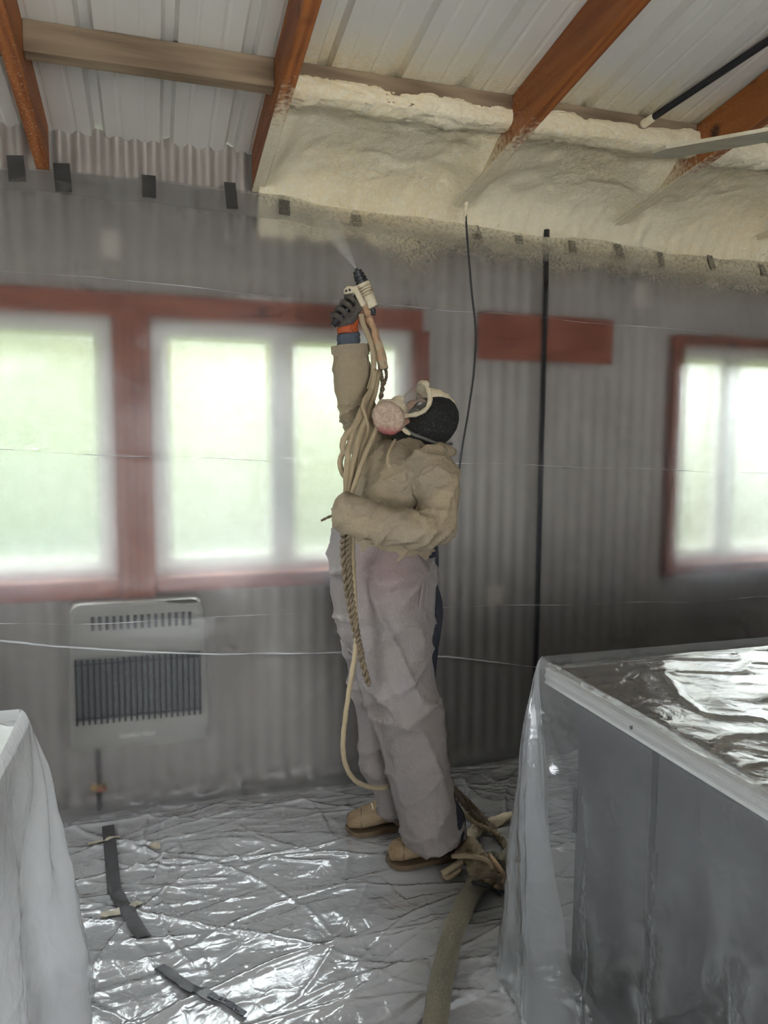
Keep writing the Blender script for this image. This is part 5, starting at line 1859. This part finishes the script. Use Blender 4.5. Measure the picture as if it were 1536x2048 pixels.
sh = [(985, 1720), (965, 1752), (940, 1790), (912, 1850), (893, 1915), (880, 1980), (871, 2050), (866, 2180), (872, 2400), (890, 2800)]
pts = [fl(x, y, 0.045) for x, y in sh]
o = MB().tube(spline(pts, 9), 0.0325, 18, rn=lambda i, kk: 0.02 * math.sin(i * 0.9 + kk)).build('supply_hose', M['hose_grey'], loc=pts[3], smooth=True)
tag(o, 'thick dusty grey-brown supply hose running across the floor towards the camera', 'hose')
pts = [fl(1002, 1738, 0.06), fl(1016, 1716, 0.06), fl(1045, 1702, 0.055), fl(1085, 1700, 0.05)]
o = MB().tube(spline(pts, 8), 0.031, 16).build('supply_hose', M['hose_grey'], loc=pts[1], smooth=True)
tag(o, 'thick grey hose disappearing under the bench drape behind the rope tangle', 'hose')
b = MB().tube(spline([fl(960, 1760, 0.04), fl(1000, 1764, 0.04), fl(1050, 1755, 0.04), fl(1090, 1752, 0.04)], 7), 0.024, 12)
kn = thing('crusted_hose', 'foam-crusted hose end going under the bench drape, in front of the tangle', 'hose', fl(1010, 1762, 0.01))
fused(b, 'hose_end', M['knot'], kn, 0.006, 1, lambda c: 0.006 * fbm(c[:, 0] * 30, c[:, 1] * 30, c[:, 2] * 30, 161))
pts = [fl(925, 1690, 0.06), fl(955, 1660, 0.05), fl(1000, 1640, 0.04), fl(1045, 1630, 0.04)]
kn2 = thing('crusted_hose', 'pale crusted hose on the floor behind the slanting ropes', 'hose', fl(1000, 1645, 0.01))
b = MB().tube(spline(pts, 7), 0.021, 12)
fused(b, 'hose_end', M['crust'], kn2, 0.006, 1, lambda c: 0.006 * fbm(c[:, 0] * 30, c[:, 1] * 30, c[:, 2] * 30, 165))
tg = thing('hose_tangle', 'knotted clump of crusted hoses and ties behind the near boot', 'hose tangle', fl(965, 1735, 0.01))
b = MB()
b.tube(spline([fl(935, 1690, 0.09), fl(955, 1712, 0.09), fl(972, 1740, 0.08), fl(990, 1762, 0.06)], 6), 0.03, 12)
b.tube(spline([fl(918, 1708, 0.05), fl(950, 1725, 0.07), fl(985, 1735, 0.08)], 6), 0.022, 12)
ellipsoid(b, fl(968, 1742, 0.07), (Vector((0.055, 0, 0)), Vector((0, 0.05, 0)), Vector((0, 0, 0.045))))
fused(b, 'knot', M['knot'], tg, 0.006, 1, lambda c: 0.012 * fbm(c[:, 0] * 26, c[:, 1] * 26, c[:, 2] * 26, 171))
for pts_, r_, mt in (([(905, 1712, 0.09), (940, 1712, 0.12), (975, 1722, 0.12), (985, 1738, 0.10)], 0.009, 'hose_tan'), ([(980, 1712, 0.12), (1000, 1738, 0.11), (1010, 1758, 0.08), (990, 1775, 0.05)], 0.008, 'wrap_red'),
                     ([(885, 1748, 0.03), (905, 1735, 0.05), (925, 1722, 0.06)], 0.012, 'hose_tan'), ([(884, 1752, 0.025), (900, 1755, 0.025), (922, 1738, 0.04)], 0.009, 'hose_tan'),
                     ([(955, 1755, 0.11), (985, 1752, 0.12), (1005, 1775, 0.06)], 0.008, 'rope_dark'), ([(945, 1765, 0.08), (975, 1772, 0.09), (1000, 1790, 0.03)], 0.007, 'black_rubber')):
    MB().tube(spline([fl(*q) for q in pts_], 7), r_, 8).build('tie', M[mt], tg, smooth=True)

# ================================================================ the jet of foam leaving the nozzle
tipw = n0 - gd * 0.016
jl = at(632, 405, YN + 0.12) - tipw
L = jl.length
jd = jl.normalized()
rings_ = []
a_ = jd.orthogonal().normalized()
c_ = jd.cross(a_)
for q, r in ((0.0, 0.003), (0.25, 0.022), (0.5, 0.05), (0.75, 0.085), (1.0, 0.12)):
    rings_.append([Vector((0, 0, 0)) + Vector((math.cos(2 * PI * j / 20) * r, math.sin(2 * PI * j / 20) * r, q * L)) for j in range(20)])
m = MB().rings(rings_)
mist = m.build('spray_mist', M['foam'])
mist.matrix_world = Matrix.Translation(tipw) @ jd.to_track_quat('Z', 'Y').to_matrix().to_4x4()
t = NT('mist_volume')
v = t.coord()
p = t.xyz(v)
zn = t.math('DIVIDE', p[2], L)
rr = t.math('SQRT', t.math('ADD', t.math('MULTIPLY', p[0], p[0]), t.math('MULTIPLY', p[1], p[1])))
rad = t.math('ADD', t.math('MULTIPLY', zn, 0.075), 0.004)
core = t.rng(t.math('DIVIDE', rr, rad), 0.0, 1.0, 1.0, 0.0)
den = t.math('MULTIPLY', core, t.math('POWER', t.math('SUBTRACT', 1.0, zn, clamp=True), 2.2))
den = t.math('DIVIDE', den, t.math('ADD', zn, 0.10))
den = t.math('MULTIPLY', den, t.rng(t.noise(v, 22, 3), 0.2, 0.8, 0.5, 1.4))
vs = t.n('VolumeScatter', {'Color': (1.0, 0.93, 0.72), 'Density': t.math('MULTIPLY', den, 40.0)})
mist.data.materials.clear()
mist.data.materials.append(t.done(vol=vs.outputs[0]))
tag(mist, 'pale yellow cone of sprayed foam mist leaving the gun nozzle', 'spray mist', kind='stuff')
